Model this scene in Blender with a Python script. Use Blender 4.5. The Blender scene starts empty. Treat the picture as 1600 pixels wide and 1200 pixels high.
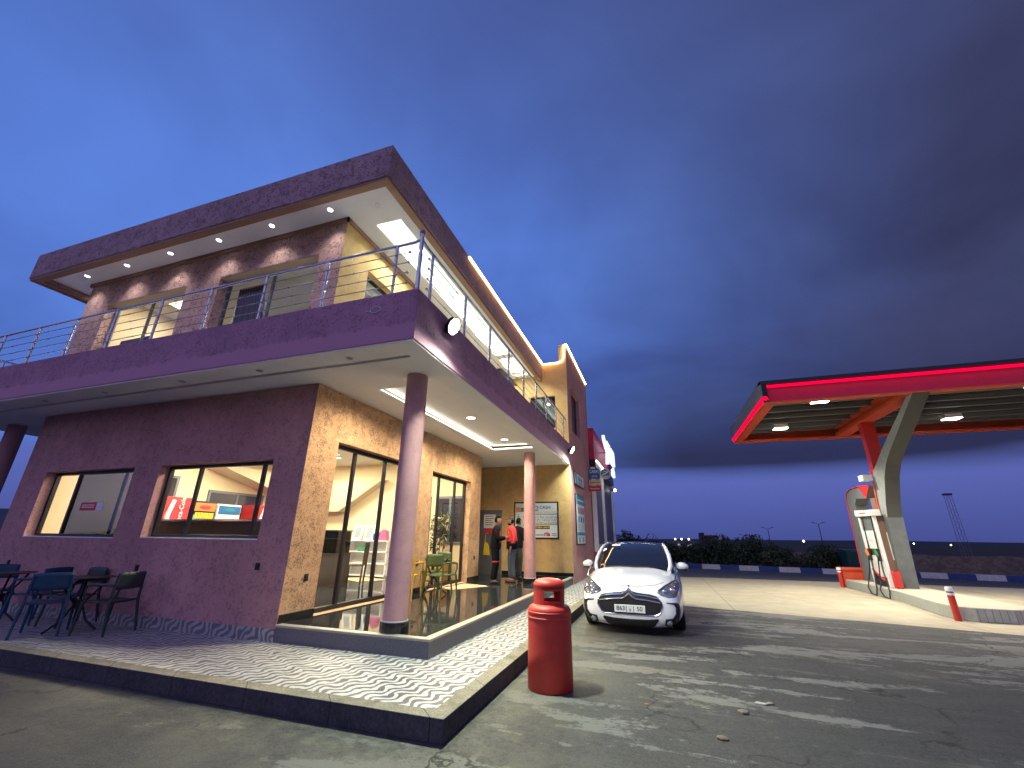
import bpy, bmesh, math, random
from mathutils import Vector, Matrix
from mathutils.bvhtree import BVHTree
PI = math.pi
random.seed(7)
scene = bpy.context.scene
COL = scene.collection

# ------------------------------------------------------------------ helpers
ORG = {}
def org(o):
    return ORG.get(o.name, Vector((0, 0, 0))) if o is not None else Vector((0, 0, 0))

def tag(o, label=None, cat=None, group=None, kind=None):
    if label: o['label'] = label
    if cat: o['category'] = cat
    if group: o['group'] = group
    if kind: o['kind'] = kind
    return o

def thing(name, label, cat, loc=(0, 0, 0), rz=0.0, group=None):
    o = bpy.data.objects.new(name, None)
    COL.objects.link(o)
    o.empty_display_size = 0.2
    o.location = loc
    o.rotation_euler = (0, 0, rz)
    ORG[o.name] = Vector(loc)
    return tag(o, label, cat, group)

class MB:
    """collects shapes and links them as one mesh object"""
    def __init__(self):
        self.v = []; self.f = []; self.m = []; self.cur = 0
    def mat(self, i):
        self.cur = i; return self
    def face(self, pts):
        n = len(self.v); self.v += [tuple(p) for p in pts]
        self.f.append(tuple(range(n, n + len(pts)))); self.m.append(self.cur)
    def mesh(self, verts, faces):
        n = len(self.v); self.v += [tuple(p) for p in verts]
        for f in faces:
            self.f.append(tuple(i + n for i in f)); self.m.append(self.cur)
        return self
    def box(self, x0, x1, y0, y1, z0, z1, mtx=None):
        vs = [(x, y, z) for x in (x0, x1) for y in (y0, y1) for z in (z0, z1)]
        if mtx is not None: vs = [mtx @ Vector(p) for p in vs]
        fs = [(0, 1, 3, 2), (4, 6, 7, 5), (0, 4, 5, 1), (2, 3, 7, 6), (0, 2, 6, 4), (1, 5, 7, 3)]
        return self.mesh(vs, fs)
    def prism(self, poly, a, b, axis='z', mtx=None):
        """poly: 2D outline; extruded along axis from a to b"""
        def P(u, w, t):
            p = {'z': (u, w, t), 'x': (t, u, w), 'y': (u, t, w)}[axis]
            return mtx @ Vector(p) if mtx is not None else p
        n = len(poly)
        vs = [P(u, w, a) for u, w in poly] + [P(u, w, b) for u, w in poly]
        fs = [tuple(range(n))[::-1], tuple(range(n, 2 * n))]
        for i in range(n):
            j = (i + 1) % n
            fs.append((i, j, n + j, n + i))
        return self.mesh(vs, fs)
    def tube(self, pts, r, n=8, cap=True, closed=False):
        pts = [Vector(p) for p in pts]
        rr = r if isinstance(r, (list, tuple)) else [r] * len(pts)
        k = len(pts); vs = []; fs = []
        up = None
        for i, p in enumerate(pts):
            if closed: d = pts[(i + 1) % k] - pts[i - 1]
            else: d = (pts[min(i + 1, k - 1)] - pts[max(i - 1, 0)])
            if d.length < 1e-9: d = Vector((0, 0, 1))
            d.normalize()
            if up is None:
                a = Vector((0, 0, 1)) if abs(d.z) < .9 else Vector((1, 0, 0))
                up = d.cross(a).normalized()
            up = (up - d * up.dot(d))
            if up.length < 1e-6: up = d.orthogonal()
            up.normalize()
            s = d.cross(up)
            for j in range(n):
                t = 2 * PI * j / n
                vs.append(p + (up * math.cos(t) + s * math.sin(t)) * rr[i])
        for i in range(k if closed else k - 1):
            b = ((i + 1) % k) * n
            for j in range(n):
                fs.append((i * n + j, i * n + (j + 1) % n, b + (j + 1) % n, b + j))
        if cap and not closed:
            fs.append(tuple(range(n))[::-1]); fs.append(tuple(range((k - 1) * n, k * n)))
        return self.mesh(vs, fs)
    def bar(self, a, b, w, h):
        """rectangular bar from a to b"""
        a = Vector(a); b = Vector(b); d = (b - a).normalized()
        z = Vector((0, 0, 1)) if abs(d.z) < .95 else Vector((0, 1, 0))
        s = d.cross(z).normalized(); u = s.cross(d)
        vs = [p + s * sx * w / 2 + u * su * h / 2 for p in (a, b) for sx, su in ((-1, -1), (1, -1), (1, 1), (-1, 1))]
        return self.mesh(vs, [(3, 2, 1, 0), (4, 5, 6, 7), (0, 1, 5, 4), (1, 2, 6, 5), (2, 3, 7, 6), (3, 0, 4, 7)])
    def lathe(self, prof, c=(0, 0, 0), n=32):
        vs = []; fs = []; k = len(prof)
        for r, z in prof:
            for j in range(n):
                t = 2 * PI * j / n
                vs.append((c[0] + r * math.cos(t), c[1] + r * math.sin(t), c[2] + z))
        for i in range(k - 1):
            for j in range(n):
                fs.append((i * n + j, i * n + (j + 1) % n, (i + 1) * n + (j + 1) % n, (i + 1) * n + j))
        if prof[0][0] > 1e-4: fs.append(tuple(range(n))[::-1])
        if prof[-1][0] > 1e-4: fs.append(tuple(range((k - 1) * n, k * n)))
        return self.mesh(vs, fs)
    def ball(self, c, rx, ry=None, rz=None, n=10):
        ry = ry or rx; rz = rz or rx
        vs = []; fs = []; m = max(6, n)
        for i in range(n + 1):
            a = PI * i / n
            for j in range(m):
                t = 2 * PI * j / m
                vs.append((c[0] + rx * math.sin(a) * math.cos(t), c[1] + ry * math.sin(a) * math.sin(t), c[2] - rz * math.cos(a)))
        for i in range(n):
            for j in range(m):
                fs.append((i * m + j, i * m + (j + 1) % m, (i + 1) * m + (j + 1) % m, (i + 1) * m + j))
        return self.mesh(vs, fs)
    def panel(self, axis, t0, t1, u0, u1, w0, w1, holes=()):
        """flat slab with rectangular holes; axis = normal; u,w = the other two axes in xyz order"""
        us = sorted(set([u0, u1] + [h[i] for h in holes for i in (0, 1) if u0 < h[i] < u1]))
        ws = sorted(set([w0, w1] + [h[i] for h in holes for i in (2, 3) if w0 < h[i] < w1]))
        def P(u, w, t):
            return {'x': (t, u, w), 'y': (u, t, w), 'z': (u, w, t)}[axis]
        def solid(i, j):
            if i < 0 or j < 0 or i >= len(us) - 1 or j >= len(ws) - 1: return False
            cu = (us[i] + us[i + 1]) / 2; cw = (ws[j] + ws[j + 1]) / 2
            return not any(h[0] < cu < h[1] and h[2] < cw < h[3] for h in holes)
        for i in range(len(us) - 1):
            for j in range(len(ws) - 1):
                if not solid(i, j): continue
                a, b, c, d = us[i], us[i + 1], ws[j], ws[j + 1]
                for t in (t0, t1):
                    self.face([P(a, c, t), P(b, c, t), P(b, d, t), P(a, d, t)])
                if not solid(i - 1, j): self.face([P(a, c, t0), P(a, c, t1), P(a, d, t1), P(a, d, t0)])
                if not solid(i + 1, j): self.face([P(b, c, t0), P(b, c, t1), P(b, d, t1), P(b, d, t0)])
                if not solid(i, j - 1): self.face([P(a, c, t0), P(a, c, t1), P(b, c, t1), P(b, c, t0)])
                if not solid(i, j + 1): self.face([P(a, d, t0), P(a, d, t1), P(b, d, t1), P(b, d, t0)])
        return self
    def build(self, name, mats, parent=None, smooth=False, bevel=0, label=None, weld=False, angle=40, world=False, seg=2):
        if not isinstance(mats, (list, tuple)): mats = [mats]
        L = org(parent) if not world else Vector((0, 0, 0))
        me = bpy.data.meshes.new(name)
        me.from_pydata([(p[0] - L.x, p[1] - L.y, p[2] - L.z) for p in self.v], [], self.f)
        for m in mats: me.materials.append(m)
        me.polygons.foreach_set('material_index', self.m)
        bm = bmesh.new(); bm.from_mesh(me)
        if weld or bevel: bmesh.ops.remove_doubles(bm, verts=bm.verts, dist=1e-5)
        bmesh.ops.recalc_face_normals(bm, faces=bm.faces)
        bm.to_mesh(me); bm.free()
        o = bpy.data.objects.new(name, me)
        COL.objects.link(o)
        if parent is not None:
            o.parent = parent; ORG[o.name] = L
        if smooth:
            me.polygons.foreach_set('use_smooth', [True] * len(me.polygons))
            try: me.set_sharp_from_angle(angle=math.radians(angle))
            except Exception: pass
        if bevel:
            md = o.modifiers.new('bevel', 'BEVEL'); md.width = bevel; md.segments = seg; md.limit_method = 'ANGLE'
            md.angle_limit = math.radians(35)
        if label: o['label'] = label
        return o

def struct(o):
    o['kind'] = 'structure'; return o

def copy_tree(o, parent=None):
    c = o.copy(); COL.objects.link(c)
    if parent is not None: c.parent = parent
    for ch in list(o.children): copy_tree(ch, c)
    return c

def text(name, body, size, loc, right, up, mt, parent=None, align='CENTER', depth=.004, sx=1.0, bold=0.0):
    cu = bpy.data.curves.new('lettering', 'FONT'); cu.body = body; cu.size = size
    cu.align_x = align; cu.align_y = 'CENTER'; cu.extrude = depth / 2; cu.offset = bold
    cu.resolution_u = 3
    t = bpy.data.objects.new('lettering_source', cu); COL.objects.link(t)
    bpy.context.view_layer.update()
    dg = bpy.context.evaluated_depsgraph_get()
    me = bpy.data.meshes.new_from_object(t.evaluated_get(dg))
    bpy.data.objects.remove(t); bpy.data.curves.remove(cu)
    r = Vector(right).normalized(); u = Vector(up).normalized(); n = r.cross(u)
    L = Vector(loc) - org(parent)
    M = Matrix(((r.x * sx, u.x, n.x, L.x), (r.y * sx, u.y, n.y, L.y), (r.z * sx, u.z, n.z, L.z), (0, 0, 0, 1)))
    me.transform(M); me.materials.clear(); me.materials.append(mt); me.name = name
    o = bpy.data.objects.new(name, me); COL.objects.link(o)
    if parent is not None: o.parent = parent; ORG[o.name] = org(parent)
    return o

# ------------------------------------------------------------------ materials
def newmat(name):
    m = bpy.data.materials.new(name); m.use_nodes = True
    nt = m.node_tree; nt.nodes.clear()
    out = nt.nodes.new('ShaderNodeOutputMaterial')
    return m, nt, out
def N(nt, kind, **kw):
    n = nt.nodes.new(kind)
    for k, v in kw.items():
        if k in ('inputs',):
            for kk, vv in v.items(): n.inputs[kk].default_value = vv
        else: setattr(n, k, v)
    return n
def rgb(c): return (c[0], c[1], c[2], 1)
def coords(nt, scale=(1, 1, 1), rot=(0, 0, 0)):
    tc = N(nt, 'ShaderNodeTexCoord'); mp = N(nt, 'ShaderNodeMapping')
    mp.inputs['Scale'].default_value = scale; mp.inputs['Rotation'].default_value = rot
    nt.links.new(tc.outputs['Object'], mp.inputs['Vector'])
    return mp.outputs['Vector']
def noise(nt, vec, scale, detail=4, rough=.6, dist=0):
    n = N(nt, 'ShaderNodeTexNoise'); n.inputs['Scale'].default_value = scale
    n.inputs['Detail'].default_value = detail; n.inputs['Roughness'].default_value = rough
    n.inputs['Distortion'].default_value = dist
    nt.links.new(vec, n.inputs['Vector']); return n.outputs['Fac']
def ramp(nt, fac, a, b, ca=0.0, cb=1.0):
    r = N(nt, 'ShaderNodeMapRange'); r.inputs['From Min'].default_value = a; r.inputs['From Max'].default_value = b
    r.inputs['To Min'].default_value = ca; r.inputs['To Max'].default_value = cb; r.clamp = True
    nt.links.new(fac, r.inputs['Value']); return r.outputs['Result']
def mixc(nt, fac, a, b, mode='MIX'):
    m = N(nt, 'ShaderNodeMix', data_type='RGBA', blend_type=mode)
    for sock, val in ((m.inputs[0], fac), (m.inputs[6], a), (m.inputs[7], b)):
        if isinstance(val, bpy.types.NodeSocket): nt.links.new(val, sock)
        elif isinstance(val, (int, float)): sock.default_value = val
        else: sock.default_value = rgb(val)
    return m.outputs[2]
def math_(nt, op, a, b=None, c=None):
    m = N(nt, 'ShaderNodeMath', operation=op)
    for i, val in enumerate((a, b, c)):
        if val is None: continue
        if isinstance(val, bpy.types.NodeSocket): nt.links.new(val, m.inputs[i])
        else: m.inputs[i].default_value = val
    return m.outputs[0]
def bsdf(nt, out, color, rough=.6, metal=0.0, bump=None, bump_s=.3, bump_d=.01, coat=0.0, spec=.5):
    p = N(nt, 'ShaderNodeBsdfPrincipled')
    for k, v in (('Base Color', color), ('Roughness', rough), ('Metallic', metal), ('Coat Weight', coat), ('Specular IOR Level', spec)):
        if isinstance(v, bpy.types.NodeSocket): nt.links.new(v, p.inputs[k])
        elif k == 'Base Color': p.inputs[k].default_value = rgb(v)
        else: p.inputs[k].default_value = v
    p.inputs['Coat Roughness'].default_value = .03
    if bump is not None:
        b = N(nt, 'ShaderNodeBump'); b.inputs['Strength'].default_value = bump_s; b.inputs['Distance'].default_value = bump_d
        nt.links.new(bump, b.inputs['Height']); nt.links.new(b.outputs['Normal'], p.inputs['Normal'])
    nt.links.new(p.outputs[0], out.inputs['Surface']); return p
def simple(name, c, rough=.5, metal=0.0, var=.12, vs=9.0, coat=0.0, bump=0.0, bs=60, spec=.5):
    m, nt, out = newmat(name); v = coords(nt)
    n = noise(nt, v, vs, 5, .65)
    k = ramp(nt, n, .3, .7, 1 - var, 1 + var)
    col = mixc(nt, 1.0, c, k, 'MULTIPLY')
    rr = ramp(nt, n, .3, .7, max(0.02, rough * .85), min(1, rough * 1.15))
    bsdf(nt, out, col, rr, metal, noise(nt, v, bs, 4) if bump else None, bump, .004, coat, spec)
    return m
def emis(name, c, s):
    m, nt, out = newmat(name); e = N(nt, 'ShaderNodeEmission'); e.inputs[0].default_value = rgb(c); e.inputs[1].default_value = s
    nt.links.new(e.outputs[0], out.inputs['Surface']); return m
def glass(name, tint=(.93, .95, .96), refl=1.0, base=0.04):
    m, nt, out = newmat(name)
    t = N(nt, 'ShaderNodeBsdfTransparent'); t.inputs[0].default_value = rgb(tint)
    g = N(nt, 'ShaderNodeBsdfGlossy'); g.inputs['Roughness'].default_value = .015; g.inputs[0].default_value = (.95, .97, 1, 1)
    lw = N(nt, 'ShaderNodeLayerWeight'); lw.inputs[0].default_value = .5
    f = math_(nt, 'MULTIPLY_ADD', math_(nt, 'POWER', lw.outputs['Facing'], 4.0), refl, base)
    f = math_(nt, 'MINIMUM', f, 1.0)
    mx = N(nt, 'ShaderNodeMixShader')
    nt.links.new(f, mx.inputs[0]); nt.links.new(t.outputs[0], mx.inputs[1]); nt.links.new(g.outputs[0], mx.inputs[2])
    nt.links.new(mx.outputs[0], out.inputs['Surface']); return m

def plaster(name, base, speck=.5, coarse=1.0, two_tone=None, bump=.6):
    m, nt, out = newmat(name); v = coords(nt)
    big = noise(nt, v, .8, 5, .65); mid = noise(nt, v, 5.5, 6, .7); fine = noise(nt, v, 26 * coarse, 4, .6, .6)
    vor = N(nt, 'ShaderNodeTexVoronoi'); vor.inputs['Scale'].default_value = 30 * coarse
    nt.links.new(v, vor.inputs['Vector'])
    pit = ramp(nt, math_(nt, 'ADD', fine, math_(nt, 'MULTIPLY', mid, .5)), .79, .86, 0, 1)
    c = mixc(nt, ramp(nt, big, .32, .68), tuple(x * .80 for x in base), tuple(x * 1.10 for x in base))
    c = mixc(nt, ramp(nt, mid, .45, .75, 0, .35), c, tuple(x * .62 for x in base))
    c = mixc(nt, math_(nt, 'MULTIPLY', pit, speck), c, tuple(x * .22 for x in base))
    # run-off streaks
    sv = coords(nt, (6, 6, .35)); st = noise(nt, sv, 1.0, 4, .6)
    c = mixc(nt, ramp(nt, st, .56, .78, 0, .28), c, tuple(x * .55 for x in base))
    if two_tone:   # smoother trowelled lower band with a wandering edge
        sep = N(nt, 'ShaderNodeSeparateXYZ'); nt.links.new(v, sep.inputs[0])
        zz = math_(nt, 'ADD', sep.outputs[2], math_(nt, 'MULTIPLY', mid, .25))
        k = ramp(nt, zz, two_tone + .11, two_tone + .14)
        c = mixc(nt, k, tuple(x * 1.12 for x in base), c)
    h = math_(nt, 'SUBTRACT', fine, math_(nt, 'MULTIPLY', pit, .8))
    bsdf(nt, out, c, .92, 0, h, bump, .012, 0, .25)
    return m

M = {}
PINK = (.54, .295, .275)
M['plaster'] = plaster('pink_plaster', PINK, .35, 1.0, None, .5)
M['plaster_rough'] = plaster('rough_pink_plaster', (.62, .40, .24), .7, 1.9, None, .9)
M['plaster_roof'] = plaster('fascia_plaster', (.50, .335, .335), .6, 1.1, None, .8)
M['plaster_band'] = plaster('balcony_band_plaster', (.50, .27, .34), .4, 1.0, 4.22, .4)
M['plaster_up'] = plaster('upper_wall_plaster', (.58, .37, .33), .75, 1.1, None, .9)
M['plaster_yellow'] = plaster('ochre_plaster', (.68, .46, .20), .2, 1.5, None, .4)
M['column'] = plaster('column_paint', (.55, .315, .32), .10, 1.3, None, .15)
M['moulding'] = simple('brown_moulding', (.30, .165, .10), .6, 0, .12, 5)
M['soffit'] = simple('soffit_white', (.84, .845, .84), .75, 0, .04, 2)
M['cream'] = simple('cream_wall', (.80, .66, .40), .75, 0, .06, 1.5)
M['tan'] = simple('tan_wall', (.66, .53, .33), .75, 0, .1, 1.5)
M['black_metal'] = simple('black_aluminium', (.018, .02, .024), .38, .3, .15, 6)
M['grey_metal'] = simple('grey_frame', (.16, .18, .20), .45, .4, .1, 6)
M['steel'] = simple('stainless_steel', (.55, .57, .6), .22, 1.0, .12, 12)
M['steel_dark'] = simple('stainless_rod', (.30, .31, .34), .3, 1.0, .15, 12)
M['granite'] = simple('polished_dark_floor', (.026, .029, .032), .045, 0, .35, 5, 0, 0, 60, .6)
M['granite_edge'] = simple('stone_edging', (.36, .335, .27), .45, 0, .22, 70)
M['riser'] = simple('grey_riser', (.125, .125, .14), .6, 0, .3, 45, 0, .2, 60)
M['skirting'] = simple('black_skirting', (.015, .015, .017), .12, 0, .2, 9)
M['kerb_top'] = simple('terrazzo_kerb', (.25, .225, .165), .75, 0, .5, 110, 0, .5, 120)
M['kerb_face'] = simple('dark_kerb_face', (.060, .058, .062), .8, 0, .35, 20, 0, .4, 60)
M['red_plastic'] = simple('red_bin_plastic', (.52, .040, .024), .48, 0, .14, 5, 0, .08, 30)
M['red_paint'] = simple('red_paint', (.55, .03, .02), .45, 0, .12, 8)
M['orange_paint'] = simple('orange_red_paint', (.62, .085, .03), .45, 0, .1, 4)
M['crimson'] = simple('crimson_panel', (.46, .014, .06), .5, 0, .12, 4)
M['concrete_grey'] = simple('grey_concrete', (.135, .152, .156), .8, 0, .16, 6, 0, .3, 40)
M['concrete_shaded'] = simple('shaded_concrete', (.075, .078, .070), .8, 0, .12, 6, 0, .3, 40)  # arm concrete, shade of the downward front put into its colour
M['canopy_dark'] = simple('dark_cap_metal', (.022, .024, .03), .45, .2, .1, 6)
M['canopy_sheet'] = simple('corrugated_sheet', (.040, .042, .045), .55, .1, .12, 3)
M['purlin'] = simple('purlin_metal', (.17, .17, .17), .5, .2, .1, 6)
M['brown_panel'] = simple('brown_panel', (.20, .125, .085), .65, 0, .1, 6)
M['white_panel'] = simple('white_panel', (.78, .77, .74), .4, 0, .06, 6)
M['white_paint'] = simple('white_kerb_paint', (.62, .62, .60), .7, 0, .2, 8)
M['blue_paint'] = simple('blue_kerb_paint', (.030, .070, .22), .7, 0, .25, 8)
M['island_top'] = simple('island_concrete', (.42, .38, .29), .8, 0, .15, 7, 0, .2, 30)
M['island_side'] = simple('island_tile', (.36, .37, .33), .55, 0, .12, 9)
M['rubber'] = simple('black_rubber', (.012, .012, .013), .6, 0, .2, 10)
M['trunk'] = simple('bark', (.10, .07, .045), .9, 0, .3, 12)
M['glass'] = glass('window_glass', (.93, .95, .95), .55, .03)
M['glass_tint'] = glass('dark_tinted_glass', (.07, .085, .10), .6, .10)
M['glass_dark'] = simple('night_glass', (.02, .025, .04), .05, 0, .1, 2, 0, 0, 60, .8)
M['cardboard'] = simple('cardboard', (.55, .42, .25), .85, 0, .15, 6)
M['wood_dark'] = simple('dark_wood', (.05, .035, .028), .5, 0, .2, 10)
M['wood_light'] = simple('pale_wood', (.55, .45, .32), .6, 0, .12, 8)
M['led_warm'] = emis('warm_led', (1.0, .56, .20), 15.0)
M['led_white'] = emis('white_led', (.88, 1.0, .82), 16.0)
M['led_cove'] = emis('cove_led', (1.0, .93, .72), 5)
M['led_red'] = emis('red_led', (1.0, .002, .05), 1.15)
M['lamp_warm'] = emis('warm_lamp', (1.0, .9, .66), 14)
M['lamp_cool'] = emis('cool_lamp', (.84, .88, 1.0), 18)
M['lamp_flood'] = emis('flood_lamp', (.80, 1.0, .88), 40)
M['lamp_canopy'] = emis('canopy_lamp', (1.0, .95, .80), 22)
M['lamp_far'] = emis('far_lamp', (1.0, .93, .8), 8)
M['sign_white'] = emis('backlit_white', (.72, .84, 1.0), 1.25)
M['panel_light'] = emis('ceiling_panel', (1.0, .95, .84), 5.0)

# ------------------------------------------------------------------ camera
yaw, pitch, roll = -0.3266547125714378, 0.34935468525337354, 0.012247482508212554
f = Vector((math.sin(yaw) * math.cos(pitch), math.cos(yaw) * math.cos(pitch), math.sin(pitch)))
r0 = Vector((math.cos(yaw), -math.sin(yaw), 0)); u0 = r0.cross(f)
r = math.cos(roll) * r0 + math.sin(roll) * u0; u = -math.sin(roll) * r0 + math.cos(roll) * u0
cam = bpy.data.cameras.new('camera'); co = bpy.data.objects.new('camera', cam); COL.objects.link(co)
co.matrix_world = Matrix(((r.x, u.x, -f.x, 1.82769), (r.y, u.y, -f.y, -3.76050), (r.z, u.z, -f.z, 1.58), (0, 0, 0, 1)))
cam.sensor_fit = 'HORIZONTAL'; cam.sensor_width = 36; cam.lens = 655.5224 / 1600 * 36
cam.clip_start = .05; cam.clip_end = 4000
scene.camera = co
vs_ = scene.view_settings
scene.display_settings.display_device = 'sRGB'
vs_.view_transform = 'Standard'; vs_.look = 'None'; vs_.exposure = 0.2; vs_.gamma = 1.0; vs_.use_curve_mapping = False

# ------------------------------------------------------------------ sky
SUN_EL, SUN_AZ = math.radians(-4), math.radians(160)
w = bpy.data.worlds.new('World'); scene.world = w; w.use_nodes = True
nt = w.node_tree; nt.nodes.clear()
out = N(nt, 'ShaderNodeOutputWorld'); bg = N(nt, 'ShaderNodeBackground')
tc = N(nt, 'ShaderNodeTexCoord'); nrm = N(nt, 'ShaderNodeVectorMath', operation='NORMALIZE')
nt.links.new(tc.outputs['Generated'], nrm.inputs[0]); D = nrm.outputs['Vector']
sep = N(nt, 'ShaderNodeSeparateXYZ'); nt.links.new(D, sep.inputs[0]); dx, dy, dz = sep.outputs
# cloud-deck coordinates: the direction carried up to a flat cloud layer
den = math_(nt, 'MAXIMUM', math_(nt, 'ADD', dz, .30), .05)
cmb = N(nt, 'ShaderNodeCombineXYZ')
nt.links.new(math_(nt, 'DIVIDE', dx, den), cmb.inputs[0]); nt.links.new(math_(nt, 'DIVIDE', dy, den), cmb.inputs[1])
cl = cmb.outputs[0]
n1 = noise(nt, cl, .75, 4, .45, .3); n2 = noise(nt, cl, 1.7, 5, .50, .4)
mp = N(nt, 'ShaderNodeMapping'); mp.inputs['Rotation'].default_value = (0, 0, math.radians(35)); mp.inputs['Scale'].default_value = (.5, 1.4, 1)
nt.links.new(cl, mp.inputs['Vector']); n3 = noise(nt, mp.outputs['Vector'], .9, 4, .5)
# darkness of the deck grows towards the right (+x)
side = math_(nt, 'ADD', math_(nt, 'MULTIPLY', dx, .86), math_(nt, 'MULTIPLY', dy, -.10))
dark = ramp(nt, math_(nt, 'ADD', side, math_(nt, 'MULTIPLY', math_(nt, 'SUBTRACT', n1, .5), .55)), -.30, .34)
blue = mixc(nt, ramp(nt, math_(nt, 'ADD', math_(nt, 'MULTIPLY', n2, .6), math_(nt, 'MULTIPLY', n3, .6)), .44, .74), (.050, .097, .350), (.100, .212, .66))
blue = mixc(nt, ramp(nt, dz, .62, .90, 0, .75), blue, (.056, .082, .255))
deck = mixc(nt, ramp(nt, n2, .3, .7), (.030, .034, .088), (.058, .068, .168))
sky = mixc(nt, dark, blue, deck)
# dark base of the bank low on the right, and the clear strip under it
el = math_(nt, 'ADD', dz, math_(nt, 'MULTIPLY', math_(nt, 'SUBTRACT', n3, .5), .05))
bank = math_(nt, 'MULTIPLY', math_(nt, 'MULTIPLY', ramp(nt, el, .120, .150), ramp(nt, el, .40, .17)), ramp(nt, side, -.42, -.05))
sky = mixc(nt, math_(nt, 'MULTIPLY', bank, .92), sky, (.021, .022, .064))
strip = ramp(nt, el, .148, .112)
sky = mixc(nt, math_(nt, 'MULTIPLY', strip, .92), sky, mixc(nt, ramp(nt, dz, .0, .11), (.054, .070, .255), (.094, .120, .40)))
# below the horizon
sky = mixc(nt, ramp(nt, dz, 0.0, -.03), sky, (.012, .013, .02))
# a little Nishita twilight added from the side behind the camera
st = N(nt, 'ShaderNodeTexSky', sky_type='NISHITA'); st.sun_disc = False
st.sun_elevation = SUN_EL; st.sun_rotation = SUN_AZ
glow = math_(nt, 'MULTIPLY', ramp(nt, math_(nt, 'MULTIPLY', dy, -1.0), -.05, .75), ramp(nt, dz, -.02, .05))
sky = mixc(nt, glow, sky, mixc(nt, ramp(nt, dz, .1, .8), (.38, .32, .66), (.23, .24, .64)))   # dusk afterglow opposite the view
add = mixc(nt, .02, sky, st.outputs[0], 'ADD')
nt.links.new(add, bg.inputs[0]); bg.inputs[1].default_value = 1.0
nt.links.new(bg.outputs[0], out.inputs[0])
sl = bpy.data.lights.new('sun', 'SUN'); sl.energy = .03; sl.angle = math.radians(20); sl.color = (.8, .85, 1)
so = bpy.data.objects.new('sun', sl); COL.objects.link(so); so.rotation_euler = (math.radians(55), 0, math.radians(-20))

# ------------------------------------------------------------------ lights
def lamp(kind, loc, energy, color, target=None, size=.1, spot=2.4, blend=.5, name='lamp', sizey=None, spread=None):
    l = bpy.data.lights.new(name, kind); l.energy = energy; l.color = color
    if kind == 'SPOT': l.spot_size = spot; l.spot_blend = blend; l.shadow_soft_size = size
    elif kind == 'AREA':
        l.shape = 'RECTANGLE'; l.size = size; l.size_y = sizey or size
        if spread: l.spread = spread
    else: l.shadow_soft_size = size
    o = bpy.data.objects.new(name, l); COL.objects.link(o); o.location = loc
    d = Vector(target) - Vector(loc) if target else Vector((0, 0, -1))
    o.rotation_euler = d.to_track_quat('-Z', 'Y').to_euler()
    return o

exec_sections = True
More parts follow.
